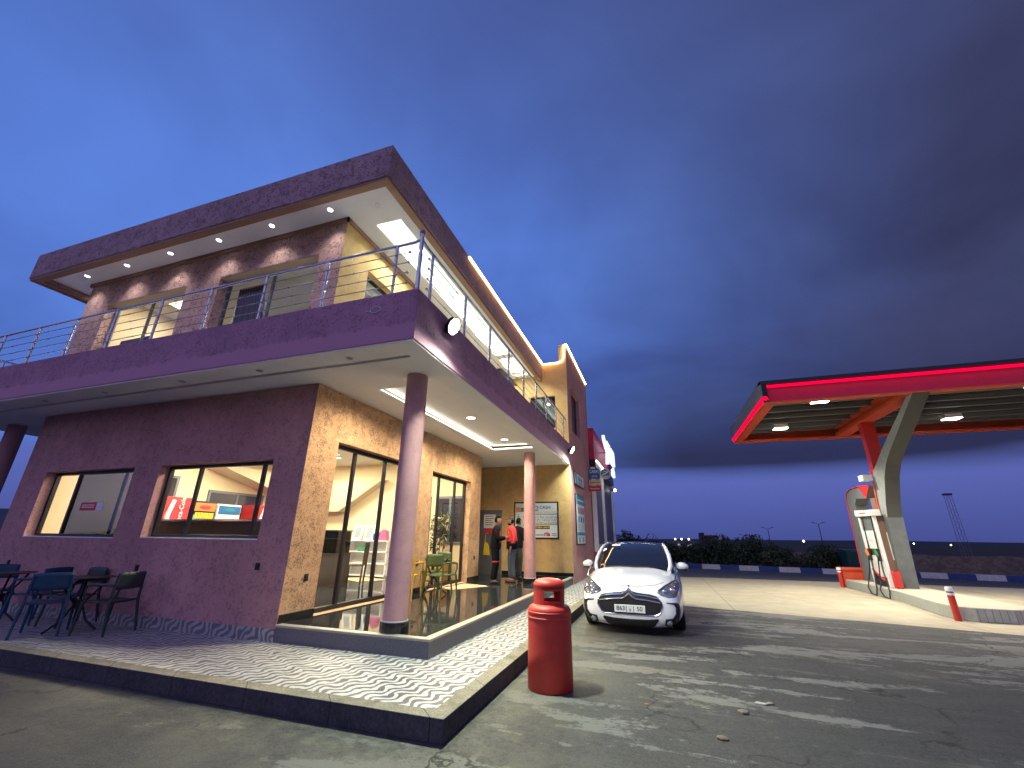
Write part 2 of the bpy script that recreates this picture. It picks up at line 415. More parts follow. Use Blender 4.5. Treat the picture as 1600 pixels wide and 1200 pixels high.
# ================================================================== GROUND
def mat_asphalt():
    m, nt, out = newmat('asphalt'); v = coords(nt)
    rv = coords(nt, (.34, 1.5, 1), (0, 0, math.radians(14)))
    grain = noise(nt, v, 95, 3, .7); mid = noise(nt, v, 4.5, 10, .78); big = noise(nt, v, .55, 6, .6)
    stk = noise(nt, rv, 1.0, 9, .60, .4); stk2 = noise(nt, rv, .5, 9, .62, .6)
    g2 = noise(nt, v, 24, 5, .8)
    c = mixc(nt, ramp(nt, grain, .32, .68), (.022, .023, .025), (.106, .107, .107))
    c = mixc(nt, ramp(nt, g2, .44, .60, 0, .75), c, (.030, .030, .031))
    c = mixc(nt, ramp(nt, mid, .50, .66, 0, .35), c, (.085, .080, .070))
    rough_e = math_(nt, 'MULTIPLY_ADD', math_(nt, 'SUBTRACT', mid, .5), .30, math_(nt, 'MULTIPLY', math_(nt, 'SUBTRACT', g2, .5), .16))
    c = mixc(nt, ramp(nt, math_(nt, 'ADD', stk, rough_e), .535, .565, 0, .74), c, (.205, .207, .198))
    c = mixc(nt, ramp(nt, math_(nt, 'ADD', stk2, rough_e), .560, .590, 0, .62), c, (.150, .140, .112))
    # pale cement dust spilled along the pavement kerb
    sp = N(nt, 'ShaderNodeSeparateXYZ'); nt.links.new(v, sp.inputs[0])
    dk = math_(nt, 'MAXIMUM', sp.outputs[0], math_(nt, 'MULTIPLY', sp.outputs[1], -1.0))
    dk = math_(nt, 'ADD', dk, math_(nt, 'MULTIPLY', math_(nt, 'SUBTRACT', mid, .5), 1.5))
    dust = math_(nt, 'MULTIPLY', ramp(nt, dk, 1.5, .1, 0, .75), ramp(nt, math_(nt, 'ADD', math_(nt, 'MULTIPLY', big, .6), math_(nt, 'MULTIPLY', mid, .4)), .42, .56, .1, 1))
    c = mixc(nt, dust, c, (.165, .162, .120))
    # dark oil spots
    oil = noise(nt, v, 1.7, 5, .7, 1.0)
    c = mixc(nt, ramp(nt, oil, .64, .74, 0, .6), c, (.028, .027, .026))
    # dark grit gathered along the kerb
    c = mixc(nt, math_(nt, 'MULTIPLY', ramp(nt, dk, .75, .05), ramp(nt, g2, .56, .64)), c, (.015, .015, .015))
    # hairline cracks
    vc = N(nt, 'ShaderNodeTexVoronoi', feature='DISTANCE_TO_EDGE'); vc.inputs['Scale'].default_value = .55
    dv_ = N(nt, 'ShaderNodeVectorMath', operation='ADD'); nt.links.new(v, dv_.inputs[0])
    cn_ = N(nt, 'ShaderNodeTexNoise'); cn_.inputs['Scale'].default_value = 2.2; cn_.inputs['Detail'].default_value = 6; nt.links.new(v, cn_.inputs['Vector'])
    sc_ = N(nt, 'ShaderNodeVectorMath', operation='SCALE'); sc_.inputs['Scale'].default_value = .7; nt.links.new(cn_.outputs['Color'], sc_.inputs[0]); nt.links.new(sc_.outputs[0], dv_.inputs[1])
    nt.links.new(dv_.outputs[0], vc.inputs['Vector'])
    c = mixc(nt, math_(nt, 'MULTIPLY', ramp(nt, vc.outputs['Distance'], .010, .003, 0, .8), ramp(nt, big, .45, .55)), c, (.012, .012, .012))
    # crumbs of mortar
    vo = N(nt, 'ShaderNodeTexVoronoi'); vo.inputs['Scale'].default_value = 3.1; nt.links.new(v, vo.inputs['Vector'])
    c = mixc(nt, math_(nt, 'MULTIPLY', ramp(nt, vo.outputs['Distance'], .055, .03), ramp(nt, mid, .5, .55)), c, (.24, .20, .15))
    rg = ramp(nt, stk, .4, .65, .62, .85)
    bsdf(nt, out, c, rg, 0, math_(nt, 'ADD', math_(nt, 'ADD', grain, g2), math_(nt, 'MULTIPLY', mid, .7)), .7, .012, 0, .35)
    return m
M['asphalt'] = mat_asphalt()
def mat_forecourt():
    m, nt, out = newmat('forecourt_concrete'); v = coords(nt)
    mid = noise(nt, v, 2.2, 6, .7); fine = noise(nt, v, 45, 3, .6); rv = coords(nt, (.25, 1.4, 1), (0, 0, math.radians(10)))
    stk = noise(nt, rv, 1.2, 6, .65)
    c = mixc(nt, ramp(nt, mid, .3, .7), (.33, .29, .205), (.44, .395, .29))
    c = mixc(nt, ramp(nt, stk, .5, .75, 0, .5), c, (.25, .22, .17))
    c = mixc(nt, ramp(nt, fine, .55, .75, 0, .25), c, (.22, .2, .16))
    sp = N(nt, 'ShaderNodeSeparateXYZ'); nt.links.new(v, sp.inputs[0])
    def joint(s, per, off):
        q = math_(nt, 'FRACT', math_(nt, 'DIVIDE', math_(nt, 'ADD', s, off), per))
        return math_(nt, 'LESS_THAN', q, .008 * 4 / per)
    j = math_(nt, 'MAXIMUM', joint(sp.outputs[0], 4.2, .9), joint(sp.outputs[1], 4.6, 1.1))
    c = mixc(nt, math_(nt, 'MULTIPLY', j, .55), c, (.16, .14, .11))
    bsdf(nt, out, c, .78, 0, fine, .2, .004, 0, .3); return m
M['forecourt'] = mat_forecourt()
def mat_tile(name='wave_tile'):
    m, nt, out = newmat(name); v = coords(nt)
    sp = N(nt, 'ShaderNodeSeparateXYZ'); nt.links.new(v, sp.inputs[0])
    nz = noise(nt, v, 9, 3, .6); wob = math_(nt, 'MULTIPLY', math_(nt, 'SUBTRACT', nz, .5), 1.5)
    yy = math_(nt, 'ADD', sp.outputs[1], sp.outputs[2])
    al = math_(nt, 'ADD', math_(nt, 'MULTIPLY', sp.outputs[0], .50), math_(nt, 'MULTIPLY', yy, .87))
    ac = math_(nt, 'ADD', math_(nt, 'MULTIPLY', sp.outputs[0], -.87), math_(nt, 'MULTIPLY', yy, .50))
    s = lambda x: math_(nt, 'SINE', x)
    n6 = noise(nt, v, 6.5, 2, .5)
    ph = math_(nt, 'MULTIPLY_ADD', ac, 2 * PI / .112, math_(nt, 'MULTIPLY', s(math_(nt, 'MULTIPLY', al, 2 * PI / .25)), 2.1))
    ph = math_(nt, 'ADD', ph, math_(nt, 'MULTIPLY', n6, 9.0))
    dash = s(math_(nt, 'ADD', math_(nt, 'MULTIPLY', al, 2 * PI / .21), math_(nt, 'ADD', math_(nt, 'MULTIPLY', ph, .5), wob)))
    val = math_(nt, 'MULTIPLY_ADD', dash, .42, s(ph))
    mask = ramp(nt, val, -.12, .10)
    dirt = noise(nt, v, 1.6, 5, .65)
    wcol = mixc(nt, ramp(nt, dirt, .35, .7), (.60, .61, .58), (.45, .455, .44))
    c = mixc(nt, mask, (.085, .084, .095), wcol)
    # tile joints
    def joint(sk): 
        q = math_(nt, 'FRACT', math_(nt, 'DIVIDE', math_(nt, 'ADD', sk, 20.0), .5))
        return math_(nt, 'LESS_THAN', q, .012)
    j = math_(nt, 'MAXIMUM', joint(sp.outputs[0]), joint(sp.outputs[1]))
    c = mixc(nt, math_(nt, 'MULTIPLY', j, .5), c, (.22, .21, .2))
    bsdf(nt, out, c, ramp(nt, dirt, .35, .7, .30, .55), 0, mask, .25, .003, 0, .5); return m
M['tile'] = mat_tile()
def mat_kerb(name, c0, c1, sc):
    m, nt, out = newmat(name); v = coords(nt); sp = N(nt, 'ShaderNodeSeparateXYZ'); nt.links.new(v, sp.inputs[0])
    a = noise(nt, v, sc, 5, .75); b_ = noise(nt, v, 2.5, 8, .75); d_ = noise(nt, v, 14, 6, .8)
    c = mixc(nt, ramp(nt, a, .35, .65), c0, c1); c = mixc(nt, ramp(nt, b_, .45, .70, 0, .6), c, tuple(x * .45 for x in c0)); c = mixc(nt, ramp(nt, d_, .58, .66, 0, .5), c, tuple(x * 1.7 for x in c1))
    q = math_(nt, 'FRACT', math_(nt, 'ADD', math_(nt, 'ADD', sp.outputs[0], sp.outputs[1]), 20.13))
    c = mixc(nt, math_(nt, 'MULTIPLY', math_(nt, 'LESS_THAN', q, .011), .75), c, (.015, .015, .015))
    bsdf(nt, out, c, .85, 0, math_(nt, 'ADD', a, d_), .6, .006, 0, .25); return m
M['kerb_top'] = mat_kerb('terrazzo_kerb', (.16, .145, .105), (.34, .31, .235), 70)
M['kerb_face'] = mat_kerb('dark_kerb_face', (.048, .046, .050), (.088, .085, .090), 25)
def mat_field():
    m, nt, out = newmat('dry_field'); v = coords(nt)
    a = noise(nt, v, .12, 6, .7); b = noise(nt, v, 3, 5, .7)
    c = mixc(nt, ramp(nt, a, .35, .65), (.05, .045, .03), (.09, .075, .05))
    c = mixc(nt, ramp(nt, b, .4, .7, 0, .6), c, (.035, .04, .022))
    bsdf(nt, out, c, .95, 0, b, .5, .05, 0, .2); return m
M['field'] = mat_field()
M['hill'] = simple('far_hill', (.03, .032, .035), .95, 0, .3, .05)
M['road'] = simple('old_road', (.062, .060, .060), .75, 0, .3, 1.4, 0, .4, 80)

def sheet(name, pts, z, m):
    b = MB(); b.face([(x, y, z) for x, y in pts]); return struct(b.build(name, m))
sheet('ground', [(-1200, -300), (1200, -300), (1200, 1500), (-1200, 1500)], 0.0, M['asphalt'])
sheet('field', [(-1100, 26.2), (60, 26.2), (60, 25), (1100, 25), (1100, 1400), (-1100, 1400)], .004, M['field'])
fc = [(.03, 9.28), (2.44, 8.72), (5.2, 8.12), (7.89, 7.45), (15.5, 5.9), (26, 4.2), (26, 18.9), (8.7, 18.3), (2.8, 17.9), (-.3, 17.7), (.03, 12)]
sheet('forecourt', fc, .004, M['forecourt'])
sheet('road', [(-60, 18.9), (-.3, 18.35), (8.7, 18.75), (30, 19.3), (60, 19.0), (60, 15.6), (62, 14), (62, 14.0), (62, 15), (16.4, 21.9), (3.28, 24.35), (-60, 36)], .004, M['road'])
# low hills on the horizon
def hill(x0, x1, y, h, seed, depth=60):
    rnd = random.Random(seed); b = MB(); n = 40; top = []
    ph = [rnd.uniform(0, 6) for _ in range(4)]
    for i in range(n + 1):
        t = i / n; e = min(1, 6 * t, 6 * (1 - t))
        top.append((x0 + (x1 - x0) * t, h * e * (.72 + .16 * math.sin(5 * t + ph[0]) + .09 * math.sin(13 * t + ph[1]) + .03 * math.sin(31 * t + ph[2]))))
    for i in range(n):
        (xa, ha), (xb, hb) = top[i], top[i + 1]
        b.face([(xa, y, -.5), (xb, y, -.5), (xb, y + depth * .4, hb), (xa, y + depth * .4, ha)])
        b.face([(xa, y + depth * .4, ha), (xb, y + depth * .4, hb), (xb, y + depth, -.5), (xa, y + depth, -.5)])
    return struct(b.build('hills', M['hill'], smooth=True, weld=True))
hill(-520, -90, 60, 21, 3, 120)
hill(-60, 420, 330, 3.0, 9, 90)
hill(-420, 300, -260, 30, 5, 80)

# pavement: kerb blocks, tile sheet
XE, YE = -14.0, 26.0
b = MB()
b.prism([(XE, 0), (0, 0), (0, YE), (-.17, YE), (-.17, .16), (XE, .16)], 0, .178)
for i, fc_ in enumerate(b.f): pass
kerb = b.build('pavement_kerb', [M['kerb_face'], M['kerb_top']], bevel=.008)
for p in kerb.data.polygons:
    if p.normal.z > .5: p.material_index = 1
struct(kerb)
b = MB(); b.prism([(XE, .16), (-.17, .16), (-.17, YE), (-1.2, YE), (-1.2, 1.9), (XE, 1.9)], .02, .174)
struct(b.build('pavement', M['tile']))
# painted road kerb (white and blue blocks)
k0 = Vector((2.84, 24.45, 0)); kd = Vector((1, -.187, 0)).normalized(); kn = Vector((-kd.y, kd.x, 0))
b = MB()
t = -14.0; i = 0
while t < 34:
    L = 1.0 - .003 * i
    a = k0 + kd * t; c = k0 + kd * (t + .93)
    q = [a, c, c + kn * .34, a + kn * .34]
    b.mat(i % 2); b.prism([(p.x, p.y) for p in q], 0, .24)
    t += .94; i += 1
rk = struct(b.build('kerb', [M['white_paint'], M['blue_paint']]))

# ================================================================== CAFE BUILDING
cafe = thing('cafe_building', 'two-storey pink rendered cafe with lit balcony, terrace columns and orange LED roofline', 'building', (-6.5, 5, 0))
ZP, ZB, ZT = .394, 3.981, 4.731
XW, YW = -3.396, 1.513
# --- ground floor walls
W1 = (-10.08, -7.40, 1.485, 2.725); W2 = (-6.70, -4.05, 1.50, 2.735)
b = MB(); b.panel('y', YW, YW + .25, -10.906, XW - .004, .12, ZB, [W1, W2])
b.mat(0); wall_front = b.build('front_wall', M['plaster'], cafe)
D1 = (2.2, 4.86, ZP + .001, 3.12); D2 = (5.62, 7.95, ZP + .001, 3.10)
b = MB(); b.panel('x', XW - .26, XW - .001, YW + .252, 8.75, .12, ZB - .001, [D1, D2])
wall_side = b.build('terrace_wall', M['plaster_rough'], cafe)
b = MB(); b.box(XW - .0035, XW, YW + .003, YW + .2515, .12, ZB - .001)
b.build('corner_render', M['plaster_rough'], cafe)
b = MB(); b.box(-10.906, -10.66, YW + .25, 10.8, .1, ZB - .002)
b.box(-10.66, XW - .26, 8.5, 8.75, .1, ZB - .002)
b.build('rear_wall', M['plaster'], cafe)
for y0, y1 in ((YW + .02, 2.2), (4.86, 5.62), (7.95, 8.75)):
    MB().box(XW, XW + .012, y0, y1, ZP, ZP + .11).build('skirting', M['skirting'], cafe)
b = MB(); b.box(-10.9, XW - .004, YW - .012, YW - .001, .174, .335)
b.build('tiled_skirting', M['tile'], cafe)
# ochre recess wall + tower block
TX, TY0, TY1, TZ = -.956, 10.87, 15.59, 7.90
UW = (-2.40, -1.42, 5.33, 6.58)
b = MB(); b.panel('y', TY0, TY0 + .25, -10.6, TX - .003, .1, TZ, [UW])
b.build('recess_wall', M['plaster_yellow'], cafe)
TW = (11.6, 13.4, 5.36, 7.10)
b = MB(); b.panel('x', TX - .3, TX, TY0 + .001, TY1, .05, 8.62, [TW])
b.build('tower_wall', M['plaster'], cafe)
b = MB(); b.box(-10.9, TX - .3, TY1 - .25, TY1 - .01, .1, TZ); b.box(-10.9, TX - .301, TY0 + .25, TY1 - .25, TZ - .25, TZ - .05)
b.build('tower_roof', M['plaster_roof'], cafe)
b = MB(); b.box(-3.42, TX - .004, TY0 - .012, TY0 - .001, ZP, ZP + .11)
b.build('skirting', M['skirting'], cafe)
# --- windows: frame, panes
def window(opening, y, mulls, dark_panes=(), name='window'):
    x0, x1, z0, z1 = opening; fw = .055
    b = MB(); d0, d1 = y, y + .07
    b.panel('y', d0, d1, x0, x1, z0, z1, [(x0 + fw, x1 - fw, z0 + fw, z1 - fw)])
    for mx in mulls: b.box(mx - fw / 2, mx + fw / 2, d0 + .006, d1 - .006, z0 + fw, z1 - fw)
    fr = b.build(name, M['black_metal'], cafe, bevel=.004)
    xs = [x0 + fw] + list(mulls) + [x1 - fw]
    for i in range(len(xs) - 1):
        g = MB(); g.face([(xs[i], y + .035, z0 + fw), (xs[i + 1], y + .035, z0 + fw), (xs[i + 1], y + .035, z1 - fw), (xs[i], y + .035, z1 - fw)])
        g.build('pane', M['glass_tint'] if i in dark_panes else M['glass'], fr)
    s = MB(); s.box(x0, x1, YW - .006, y, z0 - .012, z0 + .006); s.build('sill', M['white_panel'], fr)
    return fr
w1 = window(W1, YW + .16, [-9.30], (1,))
b = MB(); b.box(-7.98, -7.90, YW + .205, YW + .225, 1.54, 2.67); b.build('sash', M['purlin'], w1)
window(W2, YW + .16, [-5.90, -4.42], ())
def side_door(opening, x, mulls, name='glass_door', rail=None):
    y0, y1, z0, z1 = opening; fw = .07
    b = MB(); d0, d1 = x - .07, x
    b.panel('x', d0, d1, y0, y1, z0, z1, [(y0 + fw, y1 - fw, z0 + fw, z1 - fw)])
    for my in mulls: b.box(d0 + .006, d1 - .006, my - fw / 2, my + fw / 2, z0 + fw, z1 - fw)
    if rail: b.box(d0 + .008, d1 - .008, rail[0], rail[1], rail[2], rail[2] + .06)
    fr = b.build(name, M['black_metal'], cafe, bevel=.004)
    ys = [y0 + fw] + list(mulls) + [y1 - fw]
    for i in range(len(ys) - 1):
        g = MB(); xx = x - .035
        g.face([(xx, ys[i], z0 + fw), (xx, ys[i + 1], z0 + fw), (xx, ys[i + 1], z1 - fw), (xx, ys[i], z1 - fw)])
        g.build('pane', M['glass'], fr)
    return fr
side_door(D1, XW - .16, [2.90, 3.88])
side_door(D2, XW - .16, [6.32, 7.27])
# tower windows
b = MB(); b.panel('x', TX - .20, TX - .14, TW[0], TW[1], TW[2], TW[3], [(TW[0] + .06, TW[1] - .06, TW[2] + .06, TW[3] - .06)])
fr = b.build('window', M['black_metal'], cafe)
g = MB(); g.box(TX - .18, TX - .165, TW[0] + .06, TW[1] - .06, TW[2] + .06, TW[3] - .06); g.build('pane', M['glass_dark'], fr)
b = MB(); b.panel('y', TY0 + .12, TY0 + .18, UW[0], UW[1], UW[2], UW[3], [(UW[0] + .05, UW[1] - .05, UW[2] + .05, UW[3] - .05)])
b.box(-1.93, -1.88, TY0 + .125, TY0 + .175, UW[2] + .05, UW[3] - .05)
fr = b.build('window', M['black_metal'], cafe)
g = MB(); g.box(UW[0] + .05, UW[1] - .05, TY0 + .14, TY0 + .15, UW[2] + .05, UW[3] - .05); g.build('pane', M['glass_tint'], fr)
# door of the recess
dr = MB().box(-4.28, -3.43, TY0 - .05, TY0 - .004, ZP, 2.47)
dr.box(-4.22, -3.49, TY0 - .064, TY0 - .05, ZP + .06, 1.05); dr.box(-4.22, -3.49, TY0 - .064, TY0 - .05, 1.12, 2.41)
dr = dr.build('metal_door', M['grey_metal'], cafe, bevel=.004)
hb = MB(); hb.tube([(-3.56, TY0 - .07, 1.40), (-3.56, TY0 - .12, 1.40), (-3.70, TY0 - .12, 1.40)], .012); hb.build('handle', M['steel'], dr)
# --- columns
def column(x, y, z0=ZP):
    b = MB(); b.lathe([(.165, z0), (.165, ZB)], (x, y, 0), 40)
    c = b.build('column', M['column'], cafe, smooth=True)
    b = MB(); b.lathe([(.19, z0), (.19, z0 + .12), (.175, z0 + .125)], (x, y, 0), 40); b.build('column_base', M['skirting'], c, smooth=True)
    b = MB(); b.lathe([(.172, z0 + .124), (.172, z0 + .138)], (x, y, 0), 40); b.build('base_trim', M['white_panel'], c, smooth=True)
column(-1.635, 1.735); column(-1.72, 8.45); column(-12.75, 1.85, .17)
# --- terrace plinth
XP = -.987
b = MB(); b.prism([(XW + .0, YW), (XP, YW), (XP, TY0 + .0), (-4.6, TY0), (-4.6, 8.77), (XW, 8.77)], .02, ZP - .035)
b.build('terrace_plinth', M['riser'], cafe, bevel=.006)
b = MB(); b.prism([(XW, YW - .012), (XP + .012, YW - .012), (XP + .012, TY0 - .002), (XP - .11, TY0 - .002), (XP - .11, YW + .11), (XW, YW + .11)], ZP - .034, ZP - .004)
b.build('terrace_edging', M['granite_edge'], cafe, bevel=.005)
b = MB(); b.prism([(XW, YW + .11), (XP - .11, YW + .11), (XP - .11, TY0 - .004), (-4.6, TY0 - .004), (-4.6, 8.77), (XW, 8.77)], ZP - .034, ZP - .002)
b.build('terrace_floor', M['granite'], cafe)
# --- balcony slab
XS, YS = TX, .46
XL = -14.0
b = MB()
b.prism([(XL, YS), (XS, YS), (XS, TY0 - .002), (XS - .13, TY0 - .002), (XS - .13, YS + .13), (XL, YS + .13)], ZB, ZT)
b.build('balcony_band', M['plaster_band'], cafe, bevel=.012)
b = MB(); b.prism([(XL, YS + .131), (XS - .131, YS + .131), (XS - .131, TY0 - .003), (-3.6, TY0 - .003), (-3.6, 2.6), (XL, 2.6)], ZT - .26, ZT - .08)
b.build('balcony_floor', M['soffit'], cafe)  # pale colour chosen so the floor bounces light onto the roof ceiling
# soffit with a lit tray and front groove
TR = (-2.68, -1.42, 2.12, 7.9)
GR = (-11.6, -1.32, .94, 1.02)
GR2 = (-3.2, -1.25, 10.2, 10.28)
b = MB(); b.panel('z', ZB + .012, ZB + .05, XL, XS - .135, YS + .135, TY0 - .004, [TR, GR, GR2])
b.box(TR[0] - .12, TR[1] + .0, TR[2] - .05, TR[3] + .12, ZB + .17, ZB + .19)
b.box(TR[1] + .001, TR[1] + .03, TR[2], TR[3], ZB + .05, ZB + .17)
b.box(GR[0], GR[1], GR[2] - .01, GR[3] + .01, ZB + .10, ZB + .12)
b.box(GR2[0], GR2[1], GR2[2] - .01, GR2[3] + .01, ZB + .10, ZB + .12)
b.build('terrace_ceiling', M['soffit'], cafe)
b = MB(); b.panel('z', ZB - .02, ZB + .011, XL, XS - .02, YS + .02, TY0 - .004, [(XL + .0, XS - .15, YS + .15, TY0)])
b.build('drip_lip', M['soffit'], cafe)
def strip_led(name, x0, x1, y0, y1, z0, z1, m):
    b = MB(); b.box(x0, x1, y0, y1, z0, z1); return b.build(name, m, cafe)
strip_led('cove_light', TR[0] - .10, TR[0] - .03, TR[2], TR[3], ZB + .055, ZB + .085, M['led_cove'])
strip_led('cove_light', TR[0], TR[1], TR[3] + .03, TR[3] + .09, ZB + .055, ZB + .085, M['led_cove'])
def downlight(x, y, z, rad, m, energy=0, color=(1, 1, 1), spot=2.6, blend=.6, lit=True):
    b = MB(); b.lathe([(rad, 0), (rad * 1.25, -.004), (rad * 1.28, -.012), (rad * 1.02, -.014), (rad * .98, -.004)], (x, y, z), 24)
    o = b.build('downlight', M['white_panel'], cafe, smooth=True)
    b = MB(); b.lathe([(rad * .97, -.008), (.0001, -.009)], (x, y, z), 24); b.build('lens', m, o)
    if energy: lamp('SPOT', (x, y, z - .03), energy, color, None, rad * .8, spot, blend, 'downlight_lamp')
WARM = (1.0, .83, .56)
for (x, y) in ((-2.02, 2.45), (-2.06, 4.8), (-2.08, 7.18)):
    downlight(x, y, ZB + .17, .095, M['lamp_warm'], 430, WARM, 2.75, .5)
for (x, y) in ((-1.9, 9.6),):
    downlight(x, y, ZB + .012, .06, M['soffit'])
for x in (-2.2, -3.9, -5.6, -7.6, -9.4):
    downlight(x, .78, ZB + .012, .05, M['grey_metal'])
# --- upper floor
UX, UY, UZ = -3.37, 1.48, 7.40
UA = (-6.52, -3.93, 5.2, 6.70); UB = (-10.15, -7.51, 5.2, 6.69)
b = MB(); b.panel('y', UY, UY + .27, -11.05, UX - .004, ZT - .2, UZ, [UA, UB]); b.build('upper_wall', M['plaster_up'], cafe)
UD = (2.25, 9.6, ZT - .05, 6.72)
b = MB(); b.panel('x', UX - .27, UX - .001, UY + .271, TY0 - .002, ZT - .2, UZ - .001, [UD])
b.box(UX - .0035, UX, UY + .003, UY + .2705, ZT - .2, UZ - .001)
b.build('upper_side_wall', M['plaster_yellow'], cafe)
b = MB(); b.box(-11.05, -10.8, UY + .271, TY0, ZT - .2, UZ); b.build('upper_rear_wall', M['plaster_up'], cafe)
def upwin(o, y, mull):
    x0, x1, z0, z1 = o; b = MB(); fw = .05
    b.panel('y', y, y + .06, x0, x1, z0, z1, [(x0 + fw, x1 - fw, z0 + fw, z1 - fw)])
    for q in mull: b.box(q - .022, q + .022, y + .005, y + .055, z0 + fw, z1 - fw)
    fr = b.build('window', M['grey_metal'], cafe)
    g = MB(); g.face([(x0 + fw, y + .03, z0 + fw), (x1 - fw, y + .03, z0 + fw), (x1 - fw, y + .03, z1 - fw), (x0 + fw, y + .03, z1 - fw)]); g.build('pane', M['glass'], fr)
    s = MB(); s.panel('y', y - .19, y - .003, x0 + .002, x1 - .002, z1 - .018, z1 - .002); s.build('head_lining', M['tan'], fr)
upwin(UA, UY + .20, [-5.25]); upwin(UB, UY + .20, [-8.9])
b = MB(); fw = .05
b.panel('x', UX - .22, UX - .16, UD[0], UD[1], UD[2], UD[3], [(UD[0] + fw, UD[1] - fw, UD[2] + fw, UD[3] - fw)])
for q in (3.7, 5.2, 6.7, 8.2): b.box(UX - .215, UX - .165, q - .03, q + .03, UD[2] + fw, UD[3] - fw)
fr = b.build('glass_door', M['black_metal'], cafe)
g = MB(); xx = UX - .19; g.face([(xx, UD[0] + fw, UD[2] + fw), (xx, UD[1] - fw, UD[2] + fw), (xx, UD[1] - fw, UD[3] - fw), (xx, UD[0] + fw, UD[3] - fw)]); g.build('pane', M['glass'], fr)
# --- roof
XR, YR, XRL = -1.897, .679, -11.92
Z1, Z2 = 7.251, 7.918
b = MB(); b.prism([(XRL, YR), (XR, YR), (XR, TY0 - .002), (XR - .14, TY0 - .002), (XR - .14, YR + .14), (XRL + .14, YR + .14), (XRL + .14, TY0 - .002), (XRL, TY0 - .002)], Z1, Z2)
b.build('roof_fascia', M['plaster_roof'], cafe, bevel=.012)
b = MB()
def ring(o0, o1, z0, z1):
    b.prism([(XRL + o0, YR + o0), (XR - o0, YR + o0), (XR - o0, TY0 - .004), (XR - o1, TY0 - .004), (XR - o1, YR + o1), (XRL + o1, YR + o1), (XRL + o1, TY0 - .004), (XRL + o0, TY0 - .004)], z0, z1)
ring(.02, .085, Z1 - .055, Z1 - .001); ring(.085, .19, Z1 - .025, Z1 + .03)
b.build('roof_moulding', M['moulding'], cafe, bevel=.006)
# ceiling under the roof with lit trays
T1 = (-2.96, -2.40, 1.8, 8.55); T2 = (-2.96, -2.40, 8.85, 10.6)
b = MB(); b.panel('z', UZ, UZ + .04, XRL + .142, XR - .142, YR + .142, TY0 - .006, [T1, T2])
for T in (T1, T2):
    b.box(T[0] - .1, T[1] + .1, T[2] - .1, T[3] + .1, UZ + .20, UZ + .22)
b.build('roof_ceiling', M['soffit'], cafe)
b = MB(); b.box(XRL + .145, XR - .145, YR + .145, TY0 - .01, UZ + .24, Z2 - .12); b.build('roof_slab', M['plaster_roof'], cafe)
b = MB(); b.box(UX + .001, UX + .05, UY - .05, TY0 - .01, UZ - .085, UZ - .001); b.box(-11.1, UX + .05, UY - .05, UY - .001, UZ - .085, UZ - .001)
b.build('wall_cornice', M['moulding'], cafe)
for T in (T1, T2):
    strip_led('cove_light', T[0] - .09, T[0] - .03, T[2], T[3], UZ + .045, UZ + .075, M['led_white'])
    strip_led('cove_light', T[1] + .03, T[1] + .09, T[2], T[3], UZ + .045, UZ + .075, M['led_white'])
    strip_led('cove_light', T[0], T[1], T[2] - .09, T[2] - .03, UZ + .045, UZ + .075, M['led_white'])
    strip_led('cove_light', T[0], T[1], T[3] + .03, T[3] + .09, UZ + .045, UZ + .075, M['led_white'])
for y in (3.0, 5.0, 7.0, 9.6):
    downlight(-2.68, y, UZ + .20, .07, M['lamp_cool'], 170, (.95, 1.0, .86), 2.85, .5)
COOL = (.86, .88, 1.0)
for x in (-3.54, -4.97, -6.41, -7.86, -9.30, -10.73):
    downlight(x, 1.165, UZ, .048, M['lamp_cool'], 42, (1.0, .93, .86), 1.9, 1.0)
downlight(-11.55, 1.80, UZ, .048, M['lamp_warm'], 40, WARM, 1.7, .5)
for x in (-2.6, -4.2): downlight(x, 1.0 if x < -4 else 1.35, UZ, .045, M['soffit'])
# --- orange LED roofline (fascia, step, tower parapet)
b = MB()
path = [(XR + .022, 3.87, Z2 - .05), (XR + .022, 10.80, Z2 - .05), (XR + .06, TY0 - .03, Z2 - .05), (-1.24, TY0 - .03, Z2 - .045),
        (-1.10, TY0 - .03, Z2 + .03), (-1.045, TY0 - .03, Z2 + .18), (-1.035, TY0 - .03, 8.50), (-1.02, TY0 - .03, 8.58), (TX + .02, TY0 - .03, 8.60),
        (TX + .025, TY0 + .05, 8.60), (TX + .025, TY1 - .06, 8.60)]
b.tube(path, .027, 8)
b.build('roofline_led', M['led_warm'], cafe, smooth=True)
b = MB(); b.panel('y', TY0 - .002, TY0 + .001, -1.25, TX - .002, TZ - .4, 8.62); b.build('parapet_end', M['plaster_yellow'], cafe)
# --- floodlights on the balcony band
def flood(y, z, energy, tgt):
    b = MB(); x = XS + .004
    b.box(x, x + .03, y - .03, y + .03, z - .10, z + .04)
    mt = Matrix.Translation((x + .11, y, z)) @ Matrix.Rotation(math.radians(28), 4, 'Y') @ Matrix.Rotation(math.radians(90), 4, 'Y')
    n0 = len(b.v); b.lathe([(.0001, -.05), (.09, -.05), (.135, -.02), (.14, .035), (.125, .04)], (0, 0, 0), 28); b.v = b.v[:n0] + [tuple(mt @ Vector(p)) for p in b.v[n0:]]
    o = b.build('floodlight', M['black_metal'], cafe, smooth=True)
    b = MB(); b.lathe([(.124, .041), (.10, .062), (.05, .072), (.0001, .075)], (0, 0, 0), 28); b.v = [tuple(mt @ Vector(p)) for p in b.v]
    b.build('lens', M['lamp_flood'], o, smooth=True)
    lamp('SPOT', (x + .36, y, z - .12), energy, (.90, 1.0, .80), tgt, .05, 3.05, 1.0, 'floodlight_lamp')
flood(1.28, 4.55, 1250, (2.6, .9, 0))
flood(10.62, 4.45, 900, (1.4, 9.5, 0))
